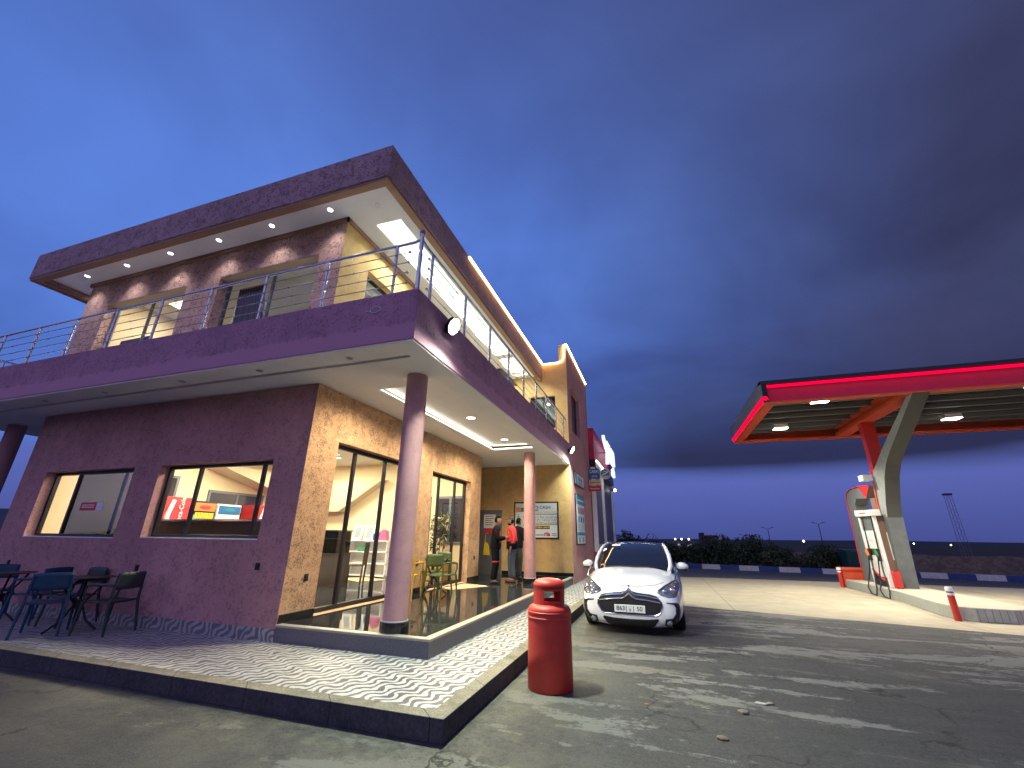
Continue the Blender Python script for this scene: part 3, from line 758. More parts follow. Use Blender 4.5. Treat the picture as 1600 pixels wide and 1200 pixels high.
# --- balcony railing
RX, RY, RZ = -1.03, .54, 5.575
rail = MB()
rail.tube([(-13.4, RY, RZ), (-1.14, RY, RZ), (RX - .03, RY, RZ + .02)], .024, 10)
rail.tube([(RX, RY + .03, RZ + .02), (RX, .68, RZ), (RX, 10.8, RZ)], .024, 10)
rail.tube([(-13.4, RY, RZ), (-13.4, 2.4, RZ)], .024, 10)
rail = rail.build('balcony_railing', M['steel'], cafe, smooth=True)
def post(x, y, top=RZ, rad=.022):
    b = MB(); b.lathe([(.045, 0), (.045, .008), (rad, .012), (rad, top - ZT), (.0, top - ZT + .003)], (x, y, ZT), 12)
    b.build('post', M['steel'], rail, smooth=True)
PXS = [-1.43, -2.67, -3.90, -5.14, -6.37, -7.60, -8.85, -10.05, -11.28, -12.5]
for x in PXS: post(x, RY)
for y in (.88, 2.08, 3.27, 4.42, 5.57, 6.75, 7.88, 9.13, 10.3): post(RX, y)
post(-13.4, RY); post(-13.4, 2.3); post(-13.4, 1.4)
b = MB(); b.lathe([(.05, 0), (.05, .01), (.030, .014), (.030, .93), (.042, .935), (.042, .955), (.03, .96), (.045, .99), (.035, 1.02), (.0, 1.03)], (RX, RY, ZT), 16)
b.build('corner_post', M['steel'], rail, smooth=True)
zs = [ZT + .16, ZT + .33, ZT + .50, ZT + .67]
cab = MB()
for i, z in enumerate(zs):
    cab.tube([(-13.4, RY - .028, z), (-1.20, RY - .028, z)], .0075, 6)
    cab.ball((-1.19, RY - .028, z), .022, n=6)
    cab.tube([(RX + .028, .76, z), (RX + .028, 10.75, z)], .0075, 6)
    cab.ball((RX + .028, .74, z), .022, n=6)
    cab.tube([(-13.43, RY, z), (-13.43, 2.4, z)], .0075, 6)
    for a, c in zip(PXS[:-1], PXS[1:]):
        cab.ball((a + (c - a) * (.38 + .09 * i), RY - .028, z), .017, n=6)
    ys_ = [.88, 2.08, 3.27, 4.42, 5.57, 6.75, 7.88, 9.13, 10.3]
    for a, c in zip(ys_[:-1], ys_[1:]):
        cab.ball((RX + .028, a + (c - a) * (.35 + .1 * i), z), .017, n=6)
cab.build('cable', M['steel_dark'], rail, smooth=True)
# --- interior shell of the ground floor
b = MB(); b.box(-10.655, -10.64, 1.77, 8.49, ZP, 3.9); b.box(-10.64, XW - .27, 8.47, 8.495, ZP, 3.9); b.build('interior_wall', M['cream'], cafe)
b = MB(); b.box(-10.64, XW - .27, 1.77, 8.47, .30, ZP - .006); b.build('interior_floor', M['granite'], cafe)
b = MB(); b.box(-10.66, XW - .255, 1.766, 8.5, 3.86, 3.90); b.build('interior_ceiling', M['soffit'], cafe)
# sloping underside of the stair, tan beams
b = MB(); b.prism([(4.9, 3.45), (8.4, 3.45), (8.4, 2.55)], -10.63, -9.9, 'x')
b.prism([(-8.9, 3.3), (-6.6, 3.3), (-8.2, 2.3), (-8.9, 2.3)], 8.1, 8.46, 'y')
b.build('stair_underside', M['tan'], cafe)
def dark_window(axis, t, u0, u1, z0, z1):
    b = MB(); fw = .07
    b.panel(axis, t, t + .04, u0, u1, z0, z1, [(u0 + fw, (u0 + u1) / 2 - fw / 2, z0 + fw, z1 - fw), ((u0 + u1) / 2 + fw / 2, u1 - fw, z0 + fw, z1 - fw)])
    fr = b.build('window', M['grey_metal'], cafe)
    g = MB(); g.panel(axis, t + .01, t + .02, u0 + fw, u1 - fw, z0 + fw, z1 - fw); g.build('pane', M['glass_dark'], fr)
dark_window('x', -10.635, 5.4, 7.3, 1.55, 2.78); dark_window('x', -10.635, 3.5, 4.5, ZP, 3.05)
dark_window('y', 8.425, -5.95, -4.95, ZP + .02, 2.75)
dark_window('y', 8.425, -4.75, -3.8, 1.35, 2.75)
def ceiling_light(x0, x1, y0, y1, z, e, c):
    b = MB(); b.box(x0, x1, y0, y1, z - .03, z - .001); o = b.build('ceiling_light', M['white_panel'], cafe)
    b = MB(); b.box(x0 + .03, x1 - .03, y0 + .03, y1 - .03, z - .034, z - .0305); b.build('diffuser', M['panel_light'], o)
    lamp('AREA', ((x0 + x1) / 2, (y0 + y1) / 2, z - .05), e, c, None, x1 - x0, name='ceiling_lamp', sizey=y1 - y0)
INT = (1.0, .90, .68)
ceiling_light(-5.6, -4.4, 3.0, 3.6, 3.86, 165, INT)
ceiling_light(-5.6, -4.4, 6.2, 6.8, 3.86, 165, INT)
ceiling_light(-9.4, -8.2, 3.6, 4.2, 3.86, 165, INT)
ceiling_light(-8.6, -7.4, 6.4, 7.0, 3.86, 140, INT)
# --- interior shell of the upper floor
b = MB(); b.box(-10.79, -10.77, 1.76, 10.8, ZT, 7.3); b.box(-10.77, UX - .28, 10.6, 10.62, ZT, 7.3); b.build('interior_wall', M['cream'], cafe)
b = MB(); b.box(-10.8, UX - .275, 1.755, 10.6, 7.28, 7.30); b.build('interior_ceiling', M['soffit'], cafe)
b = MB(); b.box(-10.77, UX - .28, 1.76, 10.6, ZT - .1, ZT - .02); b.build('interior_floor', M['granite'], cafe)
b = MB(); b.box(-10.7, UX - .3, 4.2, 4.5, 6.95, 7.279); b.build('ceiling_beam', M['tan'], cafe)
ceiling_light(-9.9, -8.6, 2.5, 3.0, 7.28, 70, (1, .93, .76))
ceiling_light(-6.6, -5.3, 5.6, 6.1, 7.28, 80, (1, .93, .76))
ceiling_light(-5.2, -4.2, 8.0, 8.6, 7.28, 70, (1, .93, .76))
b = MB()   # dark curtain gathered beside the upper window
for i in range(9):
    x = -6.42 + .075 * i
    b.tube([(x, 1.93, 6.62), (x + .02 * i, 1.95 + .02 * (i % 2), 5.6), (x - .01, 1.93, 5.15)], [.05, .055, .06], 8)
b.build('curtain', M['wood_dark'], cafe, smooth=True)
b = MB(); b.box(-9.95, -8.95, 1.86, 1.90, 5.0, 5.86); b.build('dark_panel', M['rubber'], cafe)  # plain dark panel added in place of a black object behind the window
# wall sockets
def socket(x, y, z, axis, sub=None):
    b = MB()
    if axis == 'y': b.box(x - .04, x + .04, y - .012, y - .001, z - .05, z + .05); b.box(x - .025, x + .025, y - .02, y - .012, z - .03, z + .03)
    else: b.box(x + .001, x + .012, y - .04, y + .04, z - .05, z + .05); b.box(x + .012, x + .02, y - .025, y + .025, z - .03, z + .03)
    b.build('wall_socket', M['rubber'], cafe, bevel=.003)
socket(-6.55, YW, 1.02, 'y'); socket(-10.2, YW, 1.0, 'y'); socket(-3.94, YW, 1.12, 'y')
socket(XW, 1.93, .96, 'x'); socket(XW, 5.2, 1.0, 'x'); socket(XW, 8.4, 1.0, 'x')
# cable ring scar on the band
b = MB(); b.tube([(-1.60 + .085 * math.cos(t * PI / 8), YS - .006, 4.50 + .05 * math.sin(t * PI / 8)) for t in range(16)], .006, 6, closed=True)
b.tube([(-1.66, YS - .005, 4.47), (-1.76, YS - .005, 4.50)], .005, 6); b.build('loose_cable', M['white_panel'], cafe)

# ================================================================== SIGNS ON THE CAFE AND TOWER
M['sign_teal'] = simple('teal_print', (.02, .20, .27), .4, 0, .1, 6)
M['sign_blue'] = simple('blue_print', (.015, .13, .33), .4, 0, .1, 6)
M['print_dark'] = simple('dark_print', (.03, .06, .09), .5, 0, .1, 6)
M['print_black'] = simple('black_print', (.012, .012, .012), .5, 0, .1, 6)
M['print_yellow'] = simple('yellow_print', (.75, .52, .03), .5, 0, .1, 6)
M['print_orange'] = simple('orange_print', (.72, .20, .03), .5, 0, .1, 6)
M['print_red'] = simple('red_print', (.55, .03, .03), .5, 0, .1, 6)
M['print_gold'] = simple('gold_print', (.60, .50, .26), .5, 0, .1, 6)
M['print_pale'] = simple('pale_print', (.62, .72, .74), .45, 0, .05, 3)
M['print_grey'] = simple('grey_print', (.30, .36, .38), .5, 0, .1, 6)
RX1, UPZ = (1, 0, 0), (0, 0, 1)
def plate(name, x0, x1, y0, y1, z0, z1, m, parent, bevel=0):
    return MB().box(x0, x1, y0, y1, z0, z1).build(name, m, parent, bevel=bevel)
sb = thing('service_board', 'wide black framed money transfer board on ochre recess wall behind the far column', 'sign', (-2.19, TY0, 1.53))
yb = TY0 - .05
plate('frame', -2.98, -1.395, yb, TY0 - .002, 1.52, 2.735, M['black_metal'], sb, .004)
plate('board', -2.93, -1.445, yb - .006, yb - .0005, 1.57, 2.685, M['print_pale'], sb)
yf = yb - .0065
for i, (m, x0, x1) in enumerate(((M['print_orange'], -2.90, -2.72), (M['sign_blue'], -2.72, -2.57), (M['print_red'], -2.57, -2.42))):
    plate('colour_tile', x0, x1 - .004, yf - .004, yf, 2.40, 2.545, m, sb)
plate('divider', -2.33, -1.445, yf - .003, yf, 2.31, 2.328, M['print_dark'], sb)
plate('divider', -2.33, -1.445, yf - .003, yf, 1.985, 2.003, M['print_dark'], sb)
plate('divider', -2.345, -2.33, yf - .003, yf, 1.57, 2.685, M['print_dark'], sb)
b = MB()
b.tube([(-2.16 + .075 * math.cos(a), yf - .004, 2.51 + .075 * math.sin(a)) for a in [i * PI / 8 for i in range(2, 16)]], .014, 6)
b.tube([(-2.20, yf - .004, 2.47), (-2.14, yf - .004, 2.50), (-2.08, yf - .004, 2.57)], .012, 6)
b.build('logo', M['sign_teal'], sb)
text('lettering', 'CASH', .15, (-1.86, yf - .002, 2.54), RX1, UPZ, M['sign_blue'], sb, bold=.003)
text('lettering', 'plus', .11, (-1.60, yf - .002, 2.53), RX1, UPZ, M['print_gold'], sb)
text('lettering', 'الشريك المالي للجميع', .07, (-1.80, yf - .002, 2.40), RX1, UPZ, M['print_grey'], sb)
for z, t_ in ((2.235, 'تحويل الأموال محليا ودوليا'), (2.145, 'الخدمات المالية والأداء'), (2.055, 'دفع الفواتير والضرائب')):
    text('lettering', t_, .085, (-1.86, yf - .002, z), RX1, UPZ, M['print_dark'], sb)
plate('brand_strip', -2.30, -1.70, yf - .004, yf, 1.84, 1.945, M['print_black'], sb)
text('lettering', 'WESTERN UNION', .075, (-2.00, yf - .006, 1.892), RX1, UPZ, M['print_yellow'], sb, bold=.002)
text('lettering', 'MoneyGram', .075, (-2.10, yf - .002, 1.655), RX1, UPZ, M['print_dark'], sb, bold=.002)
text('lettering', 'ria', .20, (-1.80, yf - .002, 1.68), RX1, UPZ, M['print_red'], sb, bold=.008)
for z in (1.64, 1.69): plate('print_line', -1.63, -1.48, yf - .003, yf, z, z + .016, M['print_dark'], sb)
b = MB()
for (x, z) in ((-2.82, 2.25), (-2.60, 2.25), (-2.82, 1.97), (-2.60, 1.97), (-2.82, 1.70), (-2.60, 1.70)):
    b.ball((x, yf - .002, z + .05), .025, .004, .025, 8); b.box(x - .045, x + .045, yf - .004, yf - .0003, z - .05, z + .015)
b.build('pictogram', M['print_grey'], sb)

def wall_poster(y0, y1, z0, z1, name, label):
    t = thing(name, label, 'sign', (TX, (y0 + y1) / 2, z0)); x = TX
    plate('frame', x + .002, x + .045, y0, y1, z0, z1, M['black_metal'], t, .004)
    plate('board', x + .0455, x + .052, y0 + .05, y1 - .05, z0 + .05, z1 - .05, M['print_pale'], t)
    return t
RYD = (0, 1, 0)
ps = wall_poster(11.48, 13.42, 3.38, 3.86, 'small_poster', 'small landscape teal and white poster high on pink tower side wall')
plate('stripe', TX + .0525, TX + .056, 11.53, 11.83, 3.43, 3.81, M['sign_teal'], ps)
text('lettering', 'CASH plus', .22, (TX + .054, 12.55, 3.66), RYD, UPZ, M['sign_blue'], ps)
plate('print_line', TX + .0525, TX + .055, 12.1, 13.0, 3.49, 3.52, M['print_dark'], ps)
pt = wall_poster(11.55, 13.25, 1.33, 3.08, 'tall_poster', 'tall teal headed services poster on pink tower side wall beside the car')
plate('header', TX + .0525, TX + .056, 11.60, 13.20, 2.72, 3.03, M['sign_teal'], pt)
plate('band', TX + .0525, TX + .056, 11.60, 13.20, 1.66, 1.76, M['sign_teal'], pt)
plate('header_line', TX + .0565, TX + .059, 11.85, 12.95, 2.84, 2.90, M['print_pale'], pt)
ic = MB(); rnd = random.Random(4)
for i, y in enumerate((11.85, 12.3, 12.75)):
    plate('icon', TX + .0525, TX + .056, y, y + .32, 2.40, 2.62, (M['print_red'], M['sign_blue'], M['print_red'])[i], pt)
    plate('icon', TX + .0525, TX + .056, y + .03, y + .27, 2.10, 2.30, (M['sign_teal'], M['print_dark'], M['sign_blue'])[i], pt)
for y in (11.8, 12.3, 12.8):
    for z in (1.84, 1.90, 1.96, 2.02): ic.box(TX + .0525, TX + .055, y, y + .34 - .1 * rnd.random(), z, z + .018)
for y in (11.75, 12.5): ic.box(TX + .0525, TX + .055, y, y + .45, 1.42, 1.60)
ic.build('small_print', M['print_grey'], pt)
# signs projecting from the tower's far corner
def arm(t, z, y, x1): MB().tube([(TX - .02, y + .03, z), (x1, y + .03, z)], .015, 6).build('bracket', M['black_metal'], t)
YB = 15.0
t = thing('cash_sign', 'blue projecting cash agency sign with round swoosh disc on tower corner', 'sign', (TX, YB, 3.98))
plate('panel', -.92, -.44, YB - .05, YB + .05, 4.0, 4.42, M['sign_blue'], t, .01)
text('lettering', 'CASH', .17, (-.69, YB - .053, 4.30), RX1, UPZ, M['print_pale'], t, bold=.004)
text('lettering', 'plus', .15, (-.66, YB - .053, 4.11), RX1, UPZ, M['print_gold'], t, bold=.002)
b = MB(); b.lathe([(.0001, -.05), (.225, -.05), (.225, .05), (.0001, .05)], (0, 0, 0), 32)
b.v = [(-.205 + x, YB - z, 4.19 + y) for x, y, z in b.v]
dsc = b.build('disc', M['print_pale'], t, smooth=True)
b = MB(); b.prism([(-.205 + .19 * math.cos(a), 4.19 + .19 * math.sin(a)) for a in [i * 2 * PI / 28 for i in range(28)]], YB - .058, YB - .051, 'y'); b.build('disc_face', M['sign_teal'], t)
b = MB()
sw = [(-.37, 4.11), (-.28, 4.17), (-.20, 4.20), (-.12, 4.25), (-.05, 4.31)]
b.tube([(x, YB - .06, z) for x, z in sw], [.012, .035, .03, .022, .008], 8)
b.tube([(x, YB - .06, z) for x, z in ((-.32, 4.25), (-.24, 4.29), (-.17, 4.29), (-.11, 4.31))], [.01, .022, .02, .008], 8); b.build('swoosh', M['print_pale'], t)
b = MB(); b.prism([(-.36, 4.08), (-.05, 4.12), (-.10, 4.04), (-.20, 4.0), (-.30, 4.03)], YB - .0635, YB - .0585, 'y'); b.build('disc_base', M['print_gold'], t)
arm(t, 4.30, YB + .02, -.4)
t = thing('gold_sign', 'pale gold projecting sign between the blue and red signs on tower corner', 'sign', (TX, YB, 3.71))
plate('panel', -.92, -.42, YB - .04, YB + .04, 3.72, 3.93, M['print_gold'], t, .008)
text('lettering', 'WESTERN UNION', .058, (-.67, YB - .043, 3.83), RX1, UPZ, M['print_black'], t, bold=.002); arm(t, 3.90, YB + .01, -.44)
t = thing('red_sign', 'small red projecting sign lowest on the tower corner', 'sign', (TX, YB, 3.46))
plate('panel', -.94, -.43, YB - .04, YB + .04, 3.47, 3.69, M['print_red'], t, .008)
text('lettering', 'MoneyGram', .085, (-.685, YB - .043, 3.58), RX1, UPZ, M['print_pale'], t, bold=.002); arm(t, 3.66, YB + .01, -.44)
# notice and wet floor sign on the recess door
t = thing('door_notice', 'white paper notice with red strip taped on dark grey door', 'notice', (-4.0, TY0 - .066, 1.8))
plate('sheet', -4.10, -3.66, TY0 - .068, TY0 - .0645, 1.86, 2.32, M['white_panel'], t)
for z, x1 in ((2.25, -3.76), (2.17, -3.72), (2.11, -3.80), (2.03, -3.74), (1.96, -3.78)): plate('print_line', -4.04, x1, TY0 - .070, TY0 - .0682, z, z + .022, M['print_dark'], t)
plate('red_strip', -4.07, -3.66, TY0 - .068, TY0 - .0645, 1.68, 1.83, M['print_red'], t)
t = thing('wet_floor_sign', 'yellow plastic tag hanging on the grey door handle', 'sign', (-3.95, TY0 - .12, 1.0))
b = MB(); b.prism([(-4.08, .98), (-3.84, .98), (-3.88, 1.28), (-3.94, 1.38), (-4.03, 1.38), (-4.05, 1.28)], TY0 - .10, TY0 - .08, 'y'); b.build('board', M['print_yellow'], t)
b = MB(); b.tube([(-4.02, TY0 - .09, 1.37), (-4.01, TY0 - .09, 1.66), (-3.93, TY0 - .09, 1.70), (-3.92, TY0 - .09, 1.66)], .014, 6); b.build('hook', M['print_yellow'], t)
# sticker on the front window
t = thing('window_sticker', 'red and white sticker on the leftmost front window pane', 'sticker', (-8.9, YW + .18, 2.0))
plate('sticker_red', -8.98, -8.50, YW + .185, YW + .19, 1.97, 2.12, M['print_red'], t); plate('sticker_white', -8.499, -8.30, YW + .185, YW + .19, 1.97, 2.12, M['white_panel'], t)
for z in (2.02, 2.06): plate('print_line', -8.93, -8.56, YW + .1825, YW + .1845, z, z + .018, M['white_panel'], t)

# ================================================================== SHOP BEHIND THE TOWER
shop = thing('shop_building', 'station shop with crimson fascia and tall shuttered glazing beyond the pink tower', 'building', (-5, 19.7, 0))
SX = -.80; Y0, Y1 = TY1 + .01, 23.6
b = MB(); b.box(-10.5, SX - .12, Y0, Y1, .05, 5.4); b.build('wall', M['grey_metal'], shop)
b = MB(); b.box(SX - .12, SX + .02, Y0, Y1, .15, .82); b.build('plinth_wall', M['concrete_grey'], shop)
b = MB(); b.box(SX - .12, SX + .05, Y0 - .0, Y1, .82, 1.02); b.build('red_band', M['red_paint'], shop)
for i, (a, c) in enumerate(((Y0 + .15, 18.7), (18.95, 23.3))):
    b = MB(); b.box(SX - .10, SX - .06, a, c, 1.32, 4.3)
    for k in range(36): b.box(SX - .06, SX - .045, a, c, 1.45 + k * .078, 1.45 + k * .078 + .055)
    b.build('shutter', M['grey_metal'], shop)
    b = MB(); b.box(SX - .10, SX - .03, a, c, 1.02, 1.31); b.build('window_sill', M['white_panel'], shop)
for y in (Y0 + .0, 18.72, 23.34):
    b = MB(); b.box(SX - .11, SX + .06, y, y + .2, 1.021, 4.6); b.build('post', M['white_panel'], shop)
b = MB(); b.box(-10.5, SX + .12, Y0, Y1 + .2, 4.62, 4.95); b.build('soffit_band', M['black_metal'], shop)
b = MB(); b.box(-10.4, SX + .08, Y0, Y1 + .2, 4.96, 6.42); b.build('fascia', M['crimson'], shop)
b = MB(); b.tube([(SX + .16, Y0 + .1, 4.90), (SX + .16, 20.6, 4.90)], .035, 8); b.build('led_strip', M['led_cove'], shop, smooth=True)
lamp('AREA', (SX + .22, 18.2, 4.86), 45, (1, .93, .8), (SX + .6, 18.2, 3), .1, name='shop_lamp', sizey=5)
t = thing('shop_sign', 'backlit white shop lettering standing out on the crimson fascia', 'sign', (SX + .4, 19.8, 5.2))
text('lettering', 'yoom', 1.55, (SX + .42, 19.6, 5.95), RYD, UPZ, M['sign_white'], t, depth=.16, bold=.05)
text('lettering', 'cafe', .7, (SX + .42, 20.6, 5.02), RYD, UPZ, M['sign_white'], t, depth=.12, bold=.03)
b = MB(); b.prism([(16.6, 6.28), (17.5, 5.92), (17.5, 5.75), (16.6, 6.10)], SX + .36, SX + .5, 'x'); b.build('stroke', M['sign_white'], t)
for y in (17.6, 19.6, 21.6): MB().tube([(SX + .06, y, 5.6), (SX + .4, y, 5.6)], .02, 6).build('bracket', M['black_metal'], t)
t = thing('wall_lamp', 'small white bulkhead lamp below the shop fascia end', 'lamp', (SX + .2, 23.3, 4.3))
plate('housing', SX + .02, SX + .16, 23.2, 23.4, 4.30, 4.42, M['black_metal'], t)
b = MB(); b.ball((SX + .22, 23.3, 4.34), .09, n=8); b.build('lens', M['lamp_far'], t, smooth=True)

# ================================================================== FUEL CANOPY
can = thing('fuel_canopy', 'red edged fuel station canopy on a Y shaped grey and red pillar', 'canopy', (9.5, 12.4, 0))
CX0, CX1, CY0, CY1, CZ0, CZ1 = 4.99, 14.6, 9.41, 15.34, 5.28, 5.93
b = MB(); n = 34
for i in range(n):
    ya = CY0 + .3 + (CY1 - CY0 - .5) * i / n; yb_ = CY0 + .3 + (CY1 - CY0 - .5) * (i + .5) / n; yc = CY0 + .3 + (CY1 - CY0 - .5) * (i + 1) / n
    b.face([(CX0 + .1, ya, 5.72), (CX1 - .1, ya, 5.72), (CX1 - .1, yb_, 5.72), (CX0 + .1, yb_, 5.72)])
    b.face([(CX0 + .1, yb_, 5.72), (CX1 - .1, yb_, 5.72), (CX1 - .1, yb_, 5.76), (CX0 + .1, yb_, 5.76)])
    b.face([(CX0 + .1, yb_, 5.76), (CX1 - .1, yb_, 5.76), (CX1 - .1, yc, 5.76), (CX0 + .1, yc, 5.76)])
    b.face([(CX0 + .1, yc, 5.76), (CX1 - .1, yc, 5.76), (CX1 - .1, yc, 5.72), (CX0 + .1, yc, 5.72)])
b.build('roof_sheet', M['canopy_sheet'], can)
b = MB(); b.box(CX0 + .1, CX1 - .1, CY0 + .25, CY1 - .15, 5.775, 5.80); b.build('roof_deck', M['canopy_dark'], can)
for y in (10.05, 10.9, 11.75, 12.6, 13.4, 14.2, 14.85):
    MB().box(CX0 + .32, CX1 - .3, y - .05, y + .05, 5.58, 5.715).build('purlin', M['purlin'], can)
# front fascia (channel with lip) / rear / ends
b = MB(); b.box(CX0 + .16, CX1, CY0 + .16, CY0 + .20, CZ0 + .03, CZ1 - .11); b.build('front_fascia', M['crimson'], can)
b = MB(); b.prism([(CY0, CZ1), (CY0, CZ1 - .10), (CY0 + .21, CZ1 - .10), (CY0 + .3, CZ1)], CX0 + .0, CX1, 'x'); b.build('top_lip', M['canopy_dark'], can)
b = MB(); b.box(CX0 + .05, CX1, CY0 + .02, CY0 + .30, CZ0, CZ0 + .028); b.build('lower_flange', M['orange_paint'], can)
b = MB(); b.prism([(CY0, CZ1 - .101), (CY0 + .155, CZ1 - .101), (CY0 + .155, CZ0 + .03), (CY0 + .05, CZ0 + .03)], CX0 + .035, CX0 + .158, 'x'); b.build('end_cap', M['canopy_dark'], can)
b = MB(); b.box(CX0 + .17, CX1 - .02, CY0 + .105, CY0 + .155, CZ1 - .175, CZ1 - .103); b.build('red_led', M['led_red'], can)
lamp('AREA', ((CX0 + CX1) / 2, CY0 + .08, CZ1 - .12), 17, (1, .01, .06), ((CX0 + CX1) / 2, CY0 + .2, CZ0), CX1 - CX0 - .4, name='fascia_lamp', sizey=.05)
b = MB(); b.box(CX0, CX0 + .03, CY0 + .001, CY1, CZ0 + .20, CZ1 - .001); b.build('side_fascia', M['concrete_grey'], can)
b = MB(); b.prism([(CX0 + .0, CZ0 + .19), (CX0 + .12, CZ0 + .19), (CX0 + .16, CZ0 + .09), (CX0 + .06, CZ0 + .06)], CY0 + .03, CY1 - .02, 'y'); b.build('red_led', M['led_red'], can)
b = MB(); b.prism([(CX0 + .05, CZ0 + .055), (CX0 + .10, CZ0 + .001), (CX0 + .34, CZ0 + .001), (CX0 + .34, CZ0 + .40), (CX0 + .31, CZ0 + .40), (CX0 + .31, CZ0 + .055)], CY0 + .301, CY1 - .2, 'y'); b.build('side_flange', M['orange_paint'], can)
b = MB(); b.prism([(CY1 - .02, CZ0 + .0), (CY1 - .02, CZ1 - .05), (CY1 - .06, CZ1 - .05), (CY1 - .10, CZ0 + .06), (CY1 - .38, CZ0 + .06), (CY1 - .38, CZ0)], CX0 + .06, CX1, 'x'); b.build('rear_fascia', M['orange_paint'], can)
b = MB(); b.box(CX1 - .03, CX1 + .0, CY0 + .31, CY1 - .4, CZ0 + .05, CZ1 - .02); b.build('side_fascia', M['concrete_grey'], can)
# pillar
PX0, PX1 = 8.5, 8.88
b = MB(); b.box(PX0 - .02, PX1 + .02, CY0 + .31, CY1 - .39, CZ0 + .02, CZ0 + .12); b.box(PX0 + .12, PX1 - .12, CY0 + .31, CY1 - .39, CZ0 + .12, CZ0 + .30); b.box(PX0 - .02, PX1 + .02, CY0 + .31, CY1 - .39, CZ0 + .301, CZ0 + .42)
b.build('main_beam', M['orange_paint'], can)
b = MB(); b.prism([(9.54, CZ0 - .002), (11.43, 4.135), (11.75, 3.93), (11.95, 3.77), (12.25, 3.42), (12.45, 3.025), (12.63, 2.66), (12.75, 2.28), (12.75, 2.281), (13.12, 2.281), (13.02, 3.32), (12.88, 3.665), (11.92, 4.235), (9.86, CZ0 - .002)], PX0, PX1, 'x')
arm_o = b.build('pillar_arm', M['concrete_shaded'], can, bevel=.012)
arm_o.data.materials.append(simple('lit_concrete', (.25, .275, .28), .8, 0, .16, 6, 0, .3, 40))  # same concrete painted paler for the lit side faces
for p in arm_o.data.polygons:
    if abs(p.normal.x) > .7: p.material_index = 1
b = MB(); b.prism([(12.75, 2.278), (13.0, .27), (13.5, .27), (13.5, 2.278)], PX0 - .015, PX1 + .015, 'x'); b.build('pillar_foot', M['concrete_grey'], can, bevel=.012)
b = MB(); b.box(PX0 + .01, PX1 - .01, 12.80, 13.06, 3.6, CZ0 - .0); b.build('pillar_leg', M['red_paint'], can, bevel=.01)
b = MB(); b.prism([(13.02, 3.7), (12.99, 3.3), (13.10, 2.4), (13.115, .28), (13.16, .28), (13.15, 2.4), (13.06, 3.7)], PX0 - .03, PX0 - .016, 'x'); b.build('pillar_trim', M['orange_paint'], can)
b = MB(); b.box(PX0 - .028, PX1, 13.165, 13.52, .28, 2.9); b.build('pillar_cladding', M['brown_panel'], can)
b = MB(); b.box(PX0 - .30, PX0 - .03, 12.92, 13.25, 3.42, 3.60); b.build('lamp_box', M['white_panel'], can, bevel=.01)
b = MB(); b.box(PX0 - .045, PX0 - .03, 12.98, 13.12, 1.05, 1.85); b.build('notice', M['white_panel'], can)
b = MB(); b.box(PX0 - .045, PX0 - .029, 13.20, 13.42, .85, 1.30); b.build('notice', M['print_gold'], can)
for (x, y) in ((6.65, 10.25), (6.37, 13.6), (11.34, 13.6), (11.5, 10.25)):
    b = MB(); b.box(x - .22, x + .22, y - .16, y + .16, 5.43, 5.57); o = b.build('canopy_light', M['white_panel'], can, bevel=.01)
    b = MB(); b.box(x - .21, x + .21, y - .15, y + .15, 5.412, 5.4295); b.build('lens', M['lamp_canopy'], o)
    lamp('SPOT', (x, y, 5.39), 1350, (1.0, .91, .72), None, .16, 2.15, .55, 'canopy_lamp')

# pump island
isl = [(7.72, 9.05), (8.0, 8.86), (8.62, 8.82), (9.1, 9.05), (9.3, 9.5), (9.3, 15.9), (8.0, 15.9), (7.98, 12), (7.7, 9.6)]
b = MB(); b.prism([(8.0 + (x - 8.0) * 1.0, y) for x, y in isl], .0, .275)
o = b.build('pump_island', [M['island_side'], M['island_top']], bevel=.02)
for p in o.data.polygons:
    if p.normal.z > .5: p.material_index = 1
struct(o)
o = MB()
for k in range(9):
    x = 8.03 + k * .118; ye = 8.86 - .04 * (x - 8) / .62 if x < 8.62 else 8.82 + .23 * (x - 8.62) / .48
    o.box(x - .004, x + .004, ye - .003, ye + .02, .01, .255)
struct(o.build('tile_joint_lines', M['grey_metal']))

# dispenser
d = thing('fuel_dispenser', 'tall white fuel dispenser with orange and green nozzles on pump island', 'fuel dispenser', (8.45, 13.3, .275))
DX = 8.22
plate('body', DX + .02, DX + .26, 13.010, 13.990, .275, 2.32, M['brown_panel'], d)
b = MB(); b.box(DX - .03, DX + .06, 12.940, 13.060, .276, 2.33); b.build('side_post', M['white_panel'], d, bevel=.01)
b = MB(); b.box(DX - .03, DX + .06, 13.940, 14.060, .276, 2.33); b.build('side_post', M['white_panel'], d, bevel=.01)
b = MB(); b.prism([(12.86, 2.33), (14.100, 2.35), (14.160, 2.42), (14.120, 2.56), (13.480, 2.52), (12.86, 2.52)], DX - .06, DX + .18, 'x'); hd = b.build('header', M['white_panel'], d, bevel=.015)
plate('red_mark', DX - .064, DX - .0605, 13.30, 13.75, 2.42, 2.45, M['print_red'], hd)
plate('upper_panel', DX, DX + .019, 13.060, 13.940, 1.90, 2.329, M['concrete_grey'], d)
sc = plate('display_panel', DX - .05, DX + .019, 13.040, 13.960, 1.36, 1.90, M['white_panel'], d, .01)
plate('screen', DX - .056, DX - .0505, 13.230, 13.740, 1.58, 1.82, M['print_pale'], sc)
plate('lower_panel', DX - .01, DX + .019, 13.060, 13.940, .55, 1.16, M['white_panel'], d)
b = MB(); b.prism([(13.060, .30), (13.940, .30), (13.940, .72), (13.580, .56), (13.280, .44), (13.060, .46)], DX - .014, DX - .0105, 'x'); b.build('dark_skirt', M['print_black'], d)
